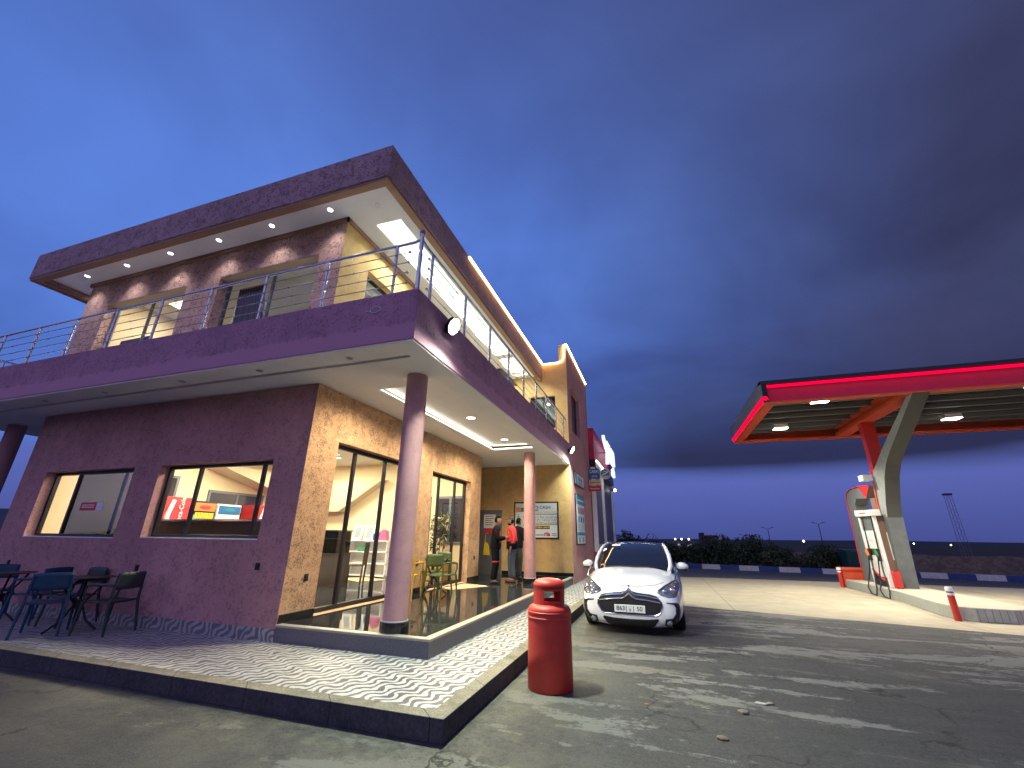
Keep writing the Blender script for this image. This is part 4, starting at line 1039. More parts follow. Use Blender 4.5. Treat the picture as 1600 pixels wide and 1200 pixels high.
b = MB(); b.tube([(DX - .016, 13.940, .74), (DX - .016, 13.580, .58), (DX - .016, 13.280, .46), (DX - .016, 13.070, .50)], .03, 8); b.build('red_curve', M['print_red'], d)
for y, m, nm in ((13.830, M['print_orange'], 'nozzle'), (13.180, simple('green_grip', (.02, .22, .07), .5), 'nozzle')):
    b = MB(); b.box(DX - .05, DX + .02, y - .08, y + .08, 1.0, 1.36); h = b.build('nozzle_holster', M['black_metal'], d, bevel=.01)
    b = MB(); b.bar((DX - .10, y + .03, 1.30), (DX - .10, y - .06, 1.14), .06, .07); b.tube([(DX - .10, y + .03, 1.28), (DX - .07, y + .10, 1.34), (DX - .02, y + .12, 1.28)], .016, 6)
    b.build(nm, m, d, bevel=.008)
    b = MB(); dy = .12 if y > 13.5 else -.05
    b.tube([(DX - .10, y - .06, 1.14), (DX - .13, y - .02, .80), (DX - .20, y + dy, .40), (DX - .30, y + dy - .12, .20), (DX - .36, y + dy - .45, .06), (DX - .33, y + dy - .70, .035), (DX - .26, y + dy - .62, .22), (DX - .12, y - .22, .75), (DX - .07, y - .17, 1.5), (DX - .05, y - .16, 2.33)], .019, 8)
    b.build('hose', M['rubber'], d, smooth=True)
# portal round the dispenser
p_ = thing('dispenser_portal', 'grey hooked concrete portal with red edge beside the fuel dispenser', 'portal', (8.7, 15.2, .275))
prof = [(15.72, .275), (15.52, 3.02), (15.40, 3.20), (15.1, 3.32), (14.29, 3.36), (13.45, 3.30), (13.88, 2.93), (14.70, 2.98), (14.92, 2.80), (15.02, .275)]
b = MB(); b.prism(prof, 8.52, 8.92, 'x'); b.build('frame', M['concrete_grey'], p_, bevel=.015)
b = MB(); b.tube([(8.512, y + .012, z + .012) for y, z in prof[:6]], .022, 6); b.build('edge_trim', M['print_red'], p_)
b = MB(); b.prism([(13.43, 3.302), (14.27, 3.362), (13.86, 2.925)], 8.50, 8.518, 'x'); b.build('tip_panel', M['red_paint'], p_)
# red litter bin + barrier on the island
t = thing('litter_bin', 'small open red litter bin standing against the canopy pillar', 'bin', (8.30, 12.85, .275))
b = MB(); b.prism([(8.27, 12.74), (8.42, 12.74), (8.42, 13.04), (8.27, 13.04)], .275, .72); b.build('bin_body', M['red_paint'], t, bevel=.02)
b = MB(); b.tube([(8.28, 12.75, .73), (8.41, 12.75, .73), (8.41, 13.03, .73), (8.28, 13.03, .73)], .022, 6, closed=True); b.build('rim', M['red_paint'], t)
t = thing('barrier', 'low orange red plastic barrier at the far end of pump island', 'barrier', (8.4, 16.1, 0))
b = MB(); b.prism([(7.98, 15.98), (8.85, 15.98), (8.85, 16.4), (7.98, 16.4)], 0, .62); b.build('barrier_body', M['orange_paint'], t, bevel=.05)
b = MB(); b.box(7.93, 8.9, 15.94, 16.44, .56, .66); b.build('top_rail', M['orange_paint'], t, bevel=.03)
def bollard(x, y, label):
    t = thing('bollard', label, 'bollard', (x, y, 0))
    b = MB(); b.lathe([(.062, 0), (.062, .50)], (x, y, 0), 20); b.build('post', M['red_paint'], t, smooth=True)
    b = MB(); b.lathe([(.064, .501), (.064, .55)], (x, y, 0), 20); b.build('white_band', M['white_panel'], t, smooth=True)
    b = MB(); b.lathe([(.060, .551), (.060, .575)], (x, y, 0), 20); b.build('black_band', M['rubber'], t, smooth=True)
    b = MB(); b.lathe([(.066, .576), (.066, .645), (.05, .665), (.0, .668)], (x, y, 0), 20); b.build('cap', M['white_panel'], t, smooth=True)
bollard(7.66, 8.86, 'red bollard with white cap at the near rounded end of pump island')
bollard(7.88, 15.95, 'red bollard with white cap beside the orange barrier')

# ================================================================== RED LITTER BIN ON THE ASPHALT
t = thing('trash_bin', 'tall red cylindrical litter bin with domed slotted hood on asphalt', 'bin', (.49, 1.66, 0))
BC = (.49, 1.66, 0)
b = MB(); b.lathe([(.245, 0), (.255, .01), (.252, .40), (.250, .70), (.256, .705), (.256, .715), (.249, .72), (.249, .755), (.255, .76), (.255, .77), (.248, .775), (.248, .79), (.235, .815), (.188, .845)], BC, 56)
b.build('body', M['red_plastic'], t, smooth=True, angle=50)
# hood: ring with two letter-box openings, then dome
b = MB(); n = 72; R_ = .185
def hole(a):   # openings face the camera side and the far side
    d1 = (a - math.radians(-62) + PI) % (2 * PI) - PI; d2 = (a - math.radians(118) + PI) % (2 * PI) - PI
    return min(abs(d1), abs(d2)) < math.radians(33)
zr = [.845, .885, .99, 1.035]
for i in range(n):
    a0, a1 = 2 * PI * i / n, 2 * PI * (i + 1) / n; am = (a0 + a1) / 2
    for k in range(3):
        if k == 1 and hole(am): continue
        for rr in (R_, R_ - .012):
            b.face([(BC[0] + rr * math.cos(a), BC[1] + rr * math.sin(a), z) for a, z in ((a0, zr[k]), (a1, zr[k]), (a1, zr[k + 1]), (a0, zr[k + 1]))])
    if hole(am):
        for z in (zr[1], zr[2]):
            b.face([(BC[0] + R_ * math.cos(a0), BC[1] + R_ * math.sin(a0), z), (BC[0] + R_ * math.cos(a1), BC[1] + R_ * math.sin(a1), z), (BC[0] + (R_ - .012) * math.cos(a1), BC[1] + (R_ - .012) * math.sin(a1), z), (BC[0] + (R_ - .012) * math.cos(a0), BC[1] + (R_ - .012) * math.sin(a0), z)])
        for aa, other in ((a0, (a0 - .01)), (a1, (a1 + .01))):
            if not hole(other - 0 if aa == a0 else other):
                b.face([(BC[0] + rr * math.cos(aa), BC[1] + rr * math.sin(aa), z) for rr, z in ((R_, zr[1]), (R_ - .012, zr[1]), (R_ - .012, zr[2]), (R_, zr[2]))])
prof = [(.185, 1.035), (.187, 1.04), (.182, 1.065), (.165, 1.09), (.13, 1.108), (.07, 1.118), (.0, 1.12)]
b.lathe(prof, BC, n)
b.build('hood', M['red_plastic'], t, smooth=True, weld=True, angle=45)
b = MB(); b.lathe([(.0001, .84), (.18, .84), (.17, .70), (.0001, .69)], BC, 32); b.build('liner', M['rubber'], t, smooth=True)

# ================================================================== CAR
M['car_white'] = simple('white_car_paint', (.80, .82, .83), .22, 0, .02, 2, .9)
M['car_glass'] = simple('car_glass', (.008, .010, .013), .02, 0, .05, 2, 0, 0, 60, 1.0)
M['chrome'] = simple('chrome', (.75, .76, .78), .08, 1.0, .05, 5)
M['headlight_glass'] = simple('headlight_glass', (.32, .36, .42), .06, .75, .7, 22, .8)
M['black_plastic'] = simple('black_plastic', (.012, .012, .013), .45, 0, .2, 20)
M['plate_white'] = simple('plate_white', (.70, .71, .70), .35, 0, .04, 6)
M['alloy'] = simple('alloy_rim', (.42, .43, .45), .25, .9, .1, 8)
def smoothstep(a, b_, x):
    t = max(0, min(1, (x - a) / (b_ - a))); return t * t * (3 - 2 * t)
def interp(tab, s):
    for (a, *va), (b_, *vb) in zip(tab[:-1], tab[1:]):
        if a <= s <= b_:
            t = (s - a) / (b_ - a); return [x + (y - x) * t for x, y in zip(va, vb)]
    return list(tab[-1][1:])
car = thing('parked_car', 'white hatchback with black roof parked nose towards the viewer by the kerb', 'car', (0, 0, 0))
#        s     half-width  bottom  top    exponent
BODY = [(.00, .46, .34, .60, 3.0), (.015, .60, .26, .66, 3.2), (.05, .72, .18, .72, 3.6), (.11, .79, .135, .765, 4.0), (.20, .84, .12, .81, 4.2), (.34, .878, .125, .855, 4.4), (.55, .902, .14, .90, 4.6),
        (.90, .925, .16, .950, 4.6), (1.2, .93, .17, 1.0, 4.6), (1.7, .932, .17, 1.03, 4.8), (2.6, .93, .17, 1.05, 5), (3.5, .925, .18, 1.06, 5), (4.1, .89, .2, 1.04, 4.6), (4.4, .82, .24, 1.0, 4), (4.53, .68, .36, .92, 3)]
b = MB(); RN = 48; SS = [0, .006, .015, .03, .05, .08, .11, .15, .2, .27, .34, .44, .55, .7, .9, 1.05, 1.2, 1.45, 1.7, 2.1, 2.6, 3.0, 3.5, 3.8, 4.1, 4.25, 4.4, 4.48, 4.53]
vs = []; fs = []
for s in SS:
    W, B, T, ex = interp(BODY, s); mid = (B + T) / 2; h = (T - B) / 2
    for j in range(RN):
        a = 2 * PI * (j + .5) / RN; ca, sa = math.cos(a), math.sin(a)
        x = W * math.copysign(abs(ca) ** (2 / ex), ca); z = mid + h * math.copysign(abs(sa) ** (2 / ex), sa)
        # shoulder tucks in towards the hood, hood crowned in the middle
        tz = (z - B) / (T - B)
        if tz > .62: x *= 1 - .10 * ((tz - .62) / .38) ** 1.5
        if tz < .3: x *= 1 - .06 * ((.3 - tz) / .3)
        if tz > .8: z += .035 * (1 - (x / W) ** 2) * smoothstep(.1, .6, s)
        vs.append((x, s, z))
for i in range(len(SS) - 1):
    for j in range(RN):
        fs.append((i * RN + j, i * RN + (j + 1) % RN, (i + 1) * RN + (j + 1) % RN, (i + 1) * RN + j))
fs.append(tuple(range(RN))); fs.append(tuple(range((len(SS) - 1) * RN, len(SS) * RN))[::-1])
b.mesh(vs, fs); body = b.build('body', M['car_white'], car, smooth=True, weld=True, angle=60)
bvh = BVHTree.FromPolygons([Vector(v) for v in vs], fs)
def hit(x, z, lift=.006):
    for k in range(30):
        res = bvh.ray_cast(Vector((x * (1 - .012 * k), -1, z)), Vector((0, 1, 0)))
        if res[0] is not None:
            n = res[1] if res[1].y < 0 else -res[1]
            return res[0] + n * lift
    return Vector((x, .3, z))
def conform(name, poly, m, lift=.006, res=.03, parent=None):
    """patch following the bodywork, its outline given in front view (x, z)"""
    bm = bmesh.new(); vv = [bm.verts.new((x, 0, z)) for x, z in poly]
    ed = [bm.edges.new((vv[i], vv[(i + 1) % len(vv)])) for i in range(len(vv))]
    bmesh.ops.triangle_fill(bm, edges=ed, use_beauty=True)
    for _ in range(6):
        lg = [e for e in bm.edges if e.calc_length() > res]
        if not lg: break
        bmesh.ops.subdivide_edges(bm, edges=lg, cuts=1); bmesh.ops.triangulate(bm, faces=bm.faces)
    for v in bm.verts: v.co = hit(v.co.x, v.co.z, lift)
    g = MB(); ix = {v: i for i, v in enumerate(bm.verts)}
    g.mesh([v.co for v in bm.verts], [tuple(ix[v] for v in f_.verts) for f_ in bm.faces]); bm.free()
    o = g.build(name, m, parent or car, smooth=True)
    md = o.modifiers.new('solid', 'SOLIDIFY'); md.thickness = .012; md.offset = -1
    return o
def mirror(p): return [(-x, z) for x, z in p][::-1]
grille = [(-.42, .335), (.42, .335), (.50, .37), (.555, .47), (.545, .545), (.47, .625), (.36, .652), (.15, .668), (0, .70), (-.15, .668), (-.36, .652), (-.47, .625), (-.545, .545), (-.555, .47), (-.50, .37)]
gr = conform('grille', grille, M['black_plastic'], .004)
def strip(name, pts, rad, m, parent, lift=.014):
    dense = []
    for (xa, za), (xb, zb_) in zip(pts[:-1], pts[1:]):
        for k in range(8): dense.append((xa + (xb - xa) * k / 8, za + (zb_ - za) * k / 8))
    dense.append(pts[-1])
    g = MB(); g.tube([hit(x, z, lift) for x, z in dense], rad, 6); return g.build(name, m, parent, smooth=True)
for dz, e in ((0, .50), (-.065, .52)):
    strip('chrome_chevron', [(-e, .598 + dz), (-.30, .632 + dz), (-.12, .645 + dz), (-.06, .672 + dz), (0, .725 + dz), (.06, .672 + dz), (.12, .645 + dz), (.30, .632 + dz), (e, .598 + dz)], .014, M['chrome'], gr)
strip('chrome_surround', grille + [grille[0]], .008, M['chrome'], gr, .008)
conform('lower_grille', [(-.33, .145), (.33, .145), (.40, .18), (.47, .262), (.46, .29), (.30, .268), (0, .26), (-.30, .268), (-.46, .29), (-.47, .262), (-.40, .18)], M['black_plastic'], .004)
for sgn in (1, -1):
    mm = (lambda p: p) if sgn > 0 else mirror
    fv = conform('fog_vent', mm([(.56, .18), (.66, .17), (.76, .21), (.81, .30), (.835, .40), (.83, .50), (.80, .54), (.62, .548), (.62, .53), (.74, .51), (.765, .46), (.755, .37), (.70, .30), (.58, .285)]), M['black_plastic'], .004)
    c = hit(sgn * .635, .235, .01)
    g = MB(); g.ball(c, .05, .02, .05, 8); g.build('fog_lamp', M['headlight_glass'], fv, smooth=True)
    strip('chrome_trim', mm([(.63, .54), (.72, .538), (.80, .53)]), .007, M['chrome'], fv, .01)
    hl = conform('headlight', mm([(.475, .690), (.54, .645), (.66, .615), (.78, .62), (.84, .66), (.872, .74), (.865, .80), (.82, .835), (.74, .835), (.64, .79), (.55, .745)]), M['headlight_glass'], .006)
    for cx, cz, rr in ((.60, .690, .045), (.735, .705, .055)):
        c = hit(sgn * cx, cz, .012); g = MB(); g.ball(c, rr, .02, rr, 10); g.build('headlight_lens', M['chrome'], hl, smooth=True)
    strip('headlight_brow', mm([(.50, .715), (.62, .785), (.74, .838), (.845, .845)]), .009, M['black_plastic'], hl, .008)
    # chrome sabre from headlight to door mirror
    g = MB(); g.tube([(sgn * .80, .55, .885), (sgn * .835, .80, .945), (sgn * .85, 1.15, 1.005), (sgn * .83, 1.40, 1.05)], .014, 6); g.build('chrome_sabre', M['chrome'], car, smooth=True)
pl = MB(); c = hit(0, .42, .02); pl.box(-.26, .26, c.y - .02, c.y + .02, .365, .480); pl = pl.build('number_plate', M['plate_white'], car, bevel=.004)
for tx, x, sz in (('863', -.15, .10), ('|', -.055, .10), ('و', .01, .085), ('|', .07, .10), ('50', .17, .10)):
    text('plate_lettering', tx, sz, (x, c.y - .022, .424), (1, 0, 0), (0, 0, 1), M['print_black'], pl, depth=.002, bold=.001)
g = MB(); c = hit(0, .765, .008); g.box(-.014, .014, c.y - .006, c.y + .01, .742, .79); g.build('bonnet_badge', M['chrome'], car)
strip('bonnet_gap', [(-.60, .835), (-.45, .795), (-.2, .772), (0, .767), (.2, .772), (.45, .795), (.60, .835)], .004, M['black_plastic'], car, .001)
# greenhouse
GS = [(1.12, .70, 1.0, 1.00), (1.35, .745, .985, 1.115), (1.7, .72, .97, 1.285), (2.05, .665, .96, 1.425), (2.25, .625, .96, 1.475), (2.6, .61, .96, 1.505), (3.2, .60, .96, 1.495), (3.7, .58, .97, 1.42), (4.1, .62, .98, 1.25), (4.36, .70, .98, 1.04)]
def gh(s, q):   # q from 0 (centre of roof) to 1 (belt)
    top, blt, z = interp([(a, t_, .86 if a > 1.3 else .80, zz) for a, t_, w_, zz in GS], s)
    zb = .97
    if q < .55:
        k = q / .55; return (top * k, z - .035 * k * k * (1 if s > 1.4 else .6))
    k = (q - .55) / .45
    return (top + (blt - top) * k, (z - .035) + (zb - (z - .035)) * k ** 1.15)
QS = [0, .15, .3, .42, .52, .58, .7, .85, 1.0]; GSS = [1.12, 1.25, 1.4, 1.55, 1.7, 1.88, 2.05, 2.15, 2.25, 2.42, 2.6, 2.9, 3.2, 3.5, 3.7, 3.9, 4.1, 4.25, 4.36]
vs = []; fs = []; row = [(-1, q) for q in QS[::-1]] + [(1, q) for q in QS[1:]]
for s in GSS:
    for sg, q in row:
        x, z = gh(s, q); vs.append((sg * x, s, z))
k = len(row)
for i in range(len(GSS) - 1):
    for j in range(k - 1): fs.append((i * k + j, i * k + j + 1, (i + 1) * k + j + 1, (i + 1) * k + j))
g = MB(); g.mesh(vs, fs); gl = g.build('windscreen_and_roof', M['car_glass'], car, smooth=True, angle=80)
for sg in (1, -1):
    pts = []
    for s in (1.10, 1.3, 1.5, 1.7, 1.88, 2.05, 2.25, 2.5, 2.9, 3.4, 3.9, 4.3):
        x, z = gh(max(1.12, s), .55); pts.append((sg * (x + .012), s, z + .004))
    g = MB(); g.tube(pts, [.04, .042, .042, .042, .04, .036, .028, .024, .022, .022, .022, .02], 8); g.build('roof_pillar', M['car_white'], car, smooth=True)
    # door mirror
    g = MB(); g.ball((0, 0, 0), .125, .085, .078, 12)
    g.v = [(sg * .985 + x * (1.0 if x * sg < 0 else .9), 1.62 + y, 1.045 + z * (1 - .25 * x * sg / .12)) for x, y, z in g.v]
    mr = g.build('door_mirror', M['car_white'], car, smooth=True)
    g = MB(); g.bar((sg * .86, 1.62, .99), (sg * .97, 1.62, 1.0), .08, .03); g.build('mirror_stalk', M['black_plastic'], mr)
    g = MB(); g.ball((0, 0, 0), .115, .08, .03, 10); g.v = [(sg * .985 + x, 1.622 + y, .985 + z) for x, y, z in g.v]; g.build('mirror_base', M['black_plastic'], mr, smooth=True)
    for s in (.93, 3.62):
        g = MB(); prof = [(.20, -.10), (.30, -.11), (.328, -.09), (.332, 0), (.328, .09), (.30, .11), (.20, .10)]
        g.lathe(prof, (0, 0, 0), 32); g.v = [(sg * .795 + z, s + x, .332 + y) for x, y, z in g.v]
        wl = g.build('wheel', M['rubber'], car, smooth=True)
        g = MB(); g.lathe([(.0001, .07), (.06, .09), (.19, .075), (.215, .10), (.215, -.05)], (0, 0, 0), 24); g.v = [(sg * (.795 + z), s + x, .332 + y) for x, y, z in g.v]; g.build('rim', M['alloy'], wl, smooth=True)
        g = MB(); g.lathe([(.0001, 0), (.365, 0), (.365, .01), (.0001, .01)], (0, 0, 0), 32); g.v = [(sg * (.888 + z), s + x, max(.17, .34 + y)) for x, y, z in g.v]; g.build('wheel_arch', M['black_plastic'], car)
    # dashboard-level wipers
g = MB(); g.tube([(-.55, 1.115, 1.03), (-.1, 1.15, 1.045), (.1, 1.14, 1.04)], .010, 6); g.tube([(.0, 1.11, 1.035), (.35, 1.14, 1.04), (.6, 1.19, 1.02)], .010, 6); g.build('wiper', M['black_plastic'], car)
g = MB(); g.face([(-.46, 2.02, 1.434), (-.28, 2.035, 1.446), (-.28, 1.96, 1.418), (-.46, 1.945, 1.405)]); g.v = [(x, y - .006, z + .006) for x, y, z in g.v]; g.build('windscreen_sticker', M['print_pale'], car)
car.location = (1.18, 4.74, 0); car.rotation_euler = (0, 0, math.radians(-.9))
for o in list(car.children): pass

# ================================================================== PEOPLE
SKIN = simple('skin', (.30, .17, .11), .55, 0, .08, 20)
HAIR = simple('dark_hair', (.008, .007, .006), .8, 0, .2, 40, 0, 0, 60, .1)
JEANS = simple('blue_grey_jeans', (.075, .095, .13), .85, 0, .3, 9, 0, 0, 60, .08)
BLACKC = simple('black_workwear', (.008, .008, .011), .85, 0, .25, 9, 0, 0, 60, .08)
REDJ = simple('red_jacket', (.52, .025, .030), .6, 0, .15, 9)
NAVY = simple('navy_top', (.013, .015, .024), .85, 0, .25, 9, 0, 0, 60, .08)
SHOE = simple('brown_shoe', (.10, .05, .035), .6, 0, .2, 9)
def skin_mesh(name, nodes, edges, roots, m, parent, sub=2):
    """nodes: (pos, rx, ry); grown as one surface along the bones"""
    me = bpy.data.meshes.new(name); me.from_pydata([n_[0] for n_ in nodes], edges, [])
    o = bpy.data.objects.new(name, me); COL.objects.link(o)
    sk = o.modifiers.new('skin', 'SKIN'); sk.use_smooth_shade = True; sk.branch_smoothing = .6
    sv = me.skin_vertices[0].data
    for i, n_ in enumerate(nodes):
        sv[i].radius = (n_[1], n_[2] if len(n_) > 2 else n_[1]); sv[i].use_root = i in roots
    sb_ = o.modifiers.new('sub', 'SUBSURF'); sb_.levels = sub; sb_.render_levels = sub
    bpy.context.view_layer.update()
    dg = bpy.context.evaluated_depsgraph_get(); nm = bpy.data.meshes.new_from_object(o.evaluated_get(dg))
    bpy.data.objects.remove(o); bpy.data.meshes.remove(me)
    nm.name = name; nm.materials.clear(); nm.materials.append(m)
    nm.polygons.foreach_set('use_smooth', [True] * len(nm.polygons))
    o = bpy.data.objects.new(name, nm); COL.objects.link(o); o.parent = parent; return o
def head_mesh(c, yawv=0):
    """head with brow, nose, mouth and jaw, facing -y before the turn"""
    vs = []; fs = []; nu, nv = 28, 22
    for i in range(nv + 1):
        a = PI * i / nv; zz = -math.cos(a)
        for j in range(nu):
            t = 2 * PI * j / nu; fx, fy = math.sin(t), -math.cos(t)
            rx, ry = .076, .096
            if zz < 0: rx *= 1 - .22 * zz * zz; ry *= 1 - .10 * zz * zz
            x = rx * math.sin(a) * fx; y = ry * math.sin(a) * fy; z = .118 * zz
            front = max(0, -fy) ** 10
            if front > .3 and -.35 < zz < .12: y -= .024 * front * max(0, 1 - abs((zz + .14) / .22))       # nose
            if front > .1 and abs(zz + .50) < .08: y -= .006 * front                                     # lips
            if abs(t - .42) < .22 or abs(t - 2 * PI + .42) < .22:
                if abs(zz - .02) < .12: y += .009                                                        # eye sockets
            if zz < -.75 and -fy > .3: y -= .012 * (-fy)                                                 # chin
            vs.append((x, y, z))
    for i in range(nv):
        for j in range(nu): fs.append((i * nu + j, i * nu + (j + 1) % nu, (i + 1) * nu + (j + 1) % nu, (i + 1) * nu + j))
    cs, sn = math.cos(yawv), math.sin(yawv)
    return [(c[0] + x * cs - y * sn, c[1] + x * sn + y * cs, c[2] + z) for x, y, z in vs], fs
def lerp(a, b_, t): return tuple(x + (y - x) * t for x, y in zip(a, b_))
def person(label, loc, rz, armL, armR, legs, top_m, leg_m, shoe_m, headyaw=0, lean=0.0, hat=None, extras=None, fat=1.0, beard=False):
    """faces -y; arms = (elbow, wrist, finger direction); legs = (knee, ankle) left and right"""
    t = thing('person', label, 'person', (0, 0, 0))
    hip = (0, 0, .93); wst = (0, -.01 - lean * .25, 1.10); cst = (0, -.01 - lean * .6, 1.30); shc = (0, 0 - lean * .85, 1.42); nk = (0, -.012 - lean, 1.50); hd = (0, -.035 - lean * 1.1, 1.62)
    nodes = [(hip, .125, .10), (wst, .115, .09), (cst, .135, .095), (shc, .09, .07), (nk, .05, .05), (lerp(nk, hd, .55), .05, .052)]
    edges = [(0, 1), (1, 2), (2, 3), (3, 4), (4, 5)]; roots = {0}
    arms = []
    for sx, (elb, wri, fdir) in ((1, armL), (-1, armR)):
        sh = (sx * .185, shc[1], 1.405)
        i = len(nodes)
        nodes += [(sh, .055), (elb, .042), (wri, .030)]; edges += [(3, i), (i, i + 1), (i + 1, i + 2)]
        fd = Vector(fdir).normalized(); w_ = Vector(wri); palm = w_ + fd * .055
        nodes.append((tuple(palm), .036, .018)); edges.append((i + 2, i + 3))
        arms.append((sh, elb, wri, palm, fd, sx))
    for sx, (kn, an) in ((1, legs[0]), (-1, legs[1])):
        i = len(nodes); nodes += [((sx * .09, .0, .88), .085), (kn, .058), (an, .042), ((an[0], an[1] - .10, .045), .036)]
        edges += [(0, i), (i, i + 1), (i + 1, i + 2), (i + 2, i + 3)]
    for sh, elb, wri, palm, fd, sx in arms:     # five separate fingers rooted in each palm
        side = fd.cross(Vector((0, 1, .2))).normalized(); nrm_ = side.cross(fd).normalized()
        for k, (off, ln) in enumerate(((-.026, .060), (-.009, .074), (.009, .070), (.026, .056))):
            i = len(nodes); p0 = palm + side * off; p1 = p0 + fd * (ln * .6); p2 = p1 + (fd * .8 + nrm_ * .6).normalized() * (ln * .55)
            nodes += [(tuple(p0), .0095), (tuple(p1), .0088), (tuple(p2), .0075)]; edges += [(i, i + 1), (i + 1, i + 2)]; roots.add(i)
        i = len(nodes); p0 = palm - fd * .025 - side * .022; p1 = p0 + (fd * .6 - side * .8).normalized() * .04; p2 = p1 + fd * .032
        nodes += [(tuple(p0), .0115), (tuple(p1), .0105), (tuple(p2), .0085)]; edges += [(i, i + 1), (i + 1, i + 2)]; roots.add(i)
    bd = skin_mesh('body', nodes, edges, roots, SKIN, t)
    hv, hf = head_mesh(hd, headyaw)
    bm = bmesh.new(); bm.from_mesh(bd.data); vv = [bm.verts.new(p) for p in hv]
    for f_ in hf:
        if len(set(f_)) > 2:
            try: bm.faces.new([vv[i] for i in f_]).smooth = True
            except Exception: pass
    cs, sn = math.cos(headyaw), math.sin(headyaw)
    bm.to_mesh(bd.data); bm.free()
    def loc_head(x, y, z): return (hd[0] + x * cs - y * sn, hd[1] + x * sn + y * cs, hd[2] + z)
    for sx in (1, -1):
        g = MB(); g.ball(loc_head(sx * .030, -.083, .006), .012, n=8); g.build('eye', M['rubber'], t, smooth=True)
        g = MB(); g.ball(loc_head(sx * .077, .008, -.01), .012, .022, .032, 8); g.build('ear', SKIN, t, smooth=True)
    # hair or cap
    if hat is None:
        g = MB(); vs_ = []; v2, f2 = head_mesh((0, 0, 0), 0)
        keep = [f_ for f_ in f2 if sum(v2[i][2] for i in f_) / 4 > .045 or (sum(v2[i][1] for i in f_) / 4 > .012 and sum(v2[i][2] for i in f_) / 4 > -.055)]
        g.mesh([loc_head(x * 1.10, y * 1.08 + .002, z * 1.08 + .004) for x, y, z in v2], keep); h = g.build('hair', HAIR, t, smooth=True)
    else:
        g = MB(); v2, f2 = head_mesh((0, 0, 0), 0); keep = [f_ for f_ in f2 if sum(v2[i][2] for i in f_) / 4 > .035]
        g.mesh([loc_head(x * 1.14, y * 1.10, z * 1.10 + .006) for x, y, z in v2], keep)
        q = [(math.cos(a) * .075, -.085 - math.sin(a) * .075) for a in [PI * i / 8 for i in range(9)]]
        n0 = len(g.v); g.mesh([loc_head(x, y, .040 + .0 * y) for x, y in q] + [loc_head(x, y, .050) for x, y in q], [tuple(range(9)), tuple(range(9, 18))] + [(i, i + 1, i + 10, i + 9) for i in range(8)])
        g.build('cap', hat, t, smooth=True)
        g = MB(); keep = [f_ for f_ in f2 if sum(v2[i][1] for i in f_) / 4 > .012 and -.06 < sum(v2[i][2] for i in f_) / 4 < .04]
        g.mesh([loc_head(x * 1.06, y * 1.05, z) for x, y, z in v2], keep); g.build('hair', HAIR, t, smooth=True)
    if beard:
        g = MB(); v2, f2 = head_mesh((0, 0, 0), 0); keep = [f_ for f_ in f2 if sum(v2[i][1] for i in f_) / 4 < .01 and sum(v2[i][2] for i in f_) / 4 < -.062]
        g.mesh([loc_head(x * 1.06, y * 1.06, z * 1.05) for x, y, z in v2], keep); g.build('beard', HAIR, t, smooth=True)
    # jacket or top
    jn = [((0, 0, .80), .215 * fat, .165 * fat), (hip[:2] + (.97,), .210 * fat, .165 * fat), (wst, .205 * fat, .165 * fat), (cst, .225 * fat, .165 * fat), (shc, .165, .115), ((nk[0], nk[1], 1.495), .066, .064)]
    je = [(0, 1), (1, 2), (2, 3), (3, 4), (4, 5)]
    for sh, elb, wri, palm, fd, sx in arms:
        i = len(jn); jn += [(sh, .094), (lerp(sh, elb, .5), .086), (elb, .076), (lerp(elb, wri, .5), .066), (lerp(elb, wri, .93), .054)]
        je += [(4, i), (i, i + 1), (i + 1, i + 2), (i + 2, i + 3), (i + 3, i + 4)]
    jk = skin_mesh('jacket', jn, je, {0}, top_m, t)
    tn = [((0, 0, .98), .180, .140), ((0, .0, .88), .180, .145)]; te = [(0, 1)]
    for sx, (kn, an) in ((1, legs[0]), (-1, legs[1])):
        i = len(tn); tn += [((sx * .085, .0, .80), .125), (lerp((sx * .088, 0, .8), kn, .5), .112), (kn, .092), (lerp(kn, an, .55), .085), ((an[0], an[1], .085), .078)]
        te += [(1, i)] + [(i + q_, i + q_ + 1) for q_ in range(4)]
    tr = skin_mesh('trousers', tn, te, {0}, leg_m, t)
    for sx, (kn, an) in ((1, legs[0]), (-1, legs[1])):
        g = MB(); g.ball((0, 0, 0), .048, .135, .05, 12); g.v = [(an[0] + x, an[1] - .055 + y, max(.002, .035 + z * (1.25 if y > .02 else .95))) for x, y, z in g.v]
        g.build('shoe', shoe_m, t, smooth=True)
    if extras: extras(t, jk, tr)
    t.location = loc; t.rotation_euler = (0, 0, rz); return t
def ex_black(t, jk, tr):
    jk.data.materials.append(M['print_red']); tr.data.materials.append(M['print_red'])
    for p in jk.data.polygons:
        c = p.center
        if c.y < -.04 and abs(abs(c.x) - .115) < .016 and 1.02 < c.z < 1.42: p.material_index = 1
    for p in tr.data.polygons:
        if .52 < p.center.z < .58 and p.center.x > -.3: p.material_index = 1
    g = MB(); g.box(-.04, .04, -.385, -.372, 1.12, 1.25); g.build('phone', M['rubber'], t, bevel=.004)
def ex_red(t, jk, tr):
    jk.data.materials.append(NAVY)
    for p in jk.data.polygons:
        c = p.center
        if c.z < 1.08 and abs(c.x) < .24: p.material_index = 1
        if abs(c.x) > .215 and c.z < 1.02: p.material_index = 1
        if c.z > 1.06 and abs(c.x) < .02 and c.y < -.08: p.material_index = 1
    g = MB(); g.ball((.085, -.132, 1.30), .03, .012, .04, 8); g.build('chest_badge', M['white_panel'], t, smooth=True)
ZPL = ZP + .0
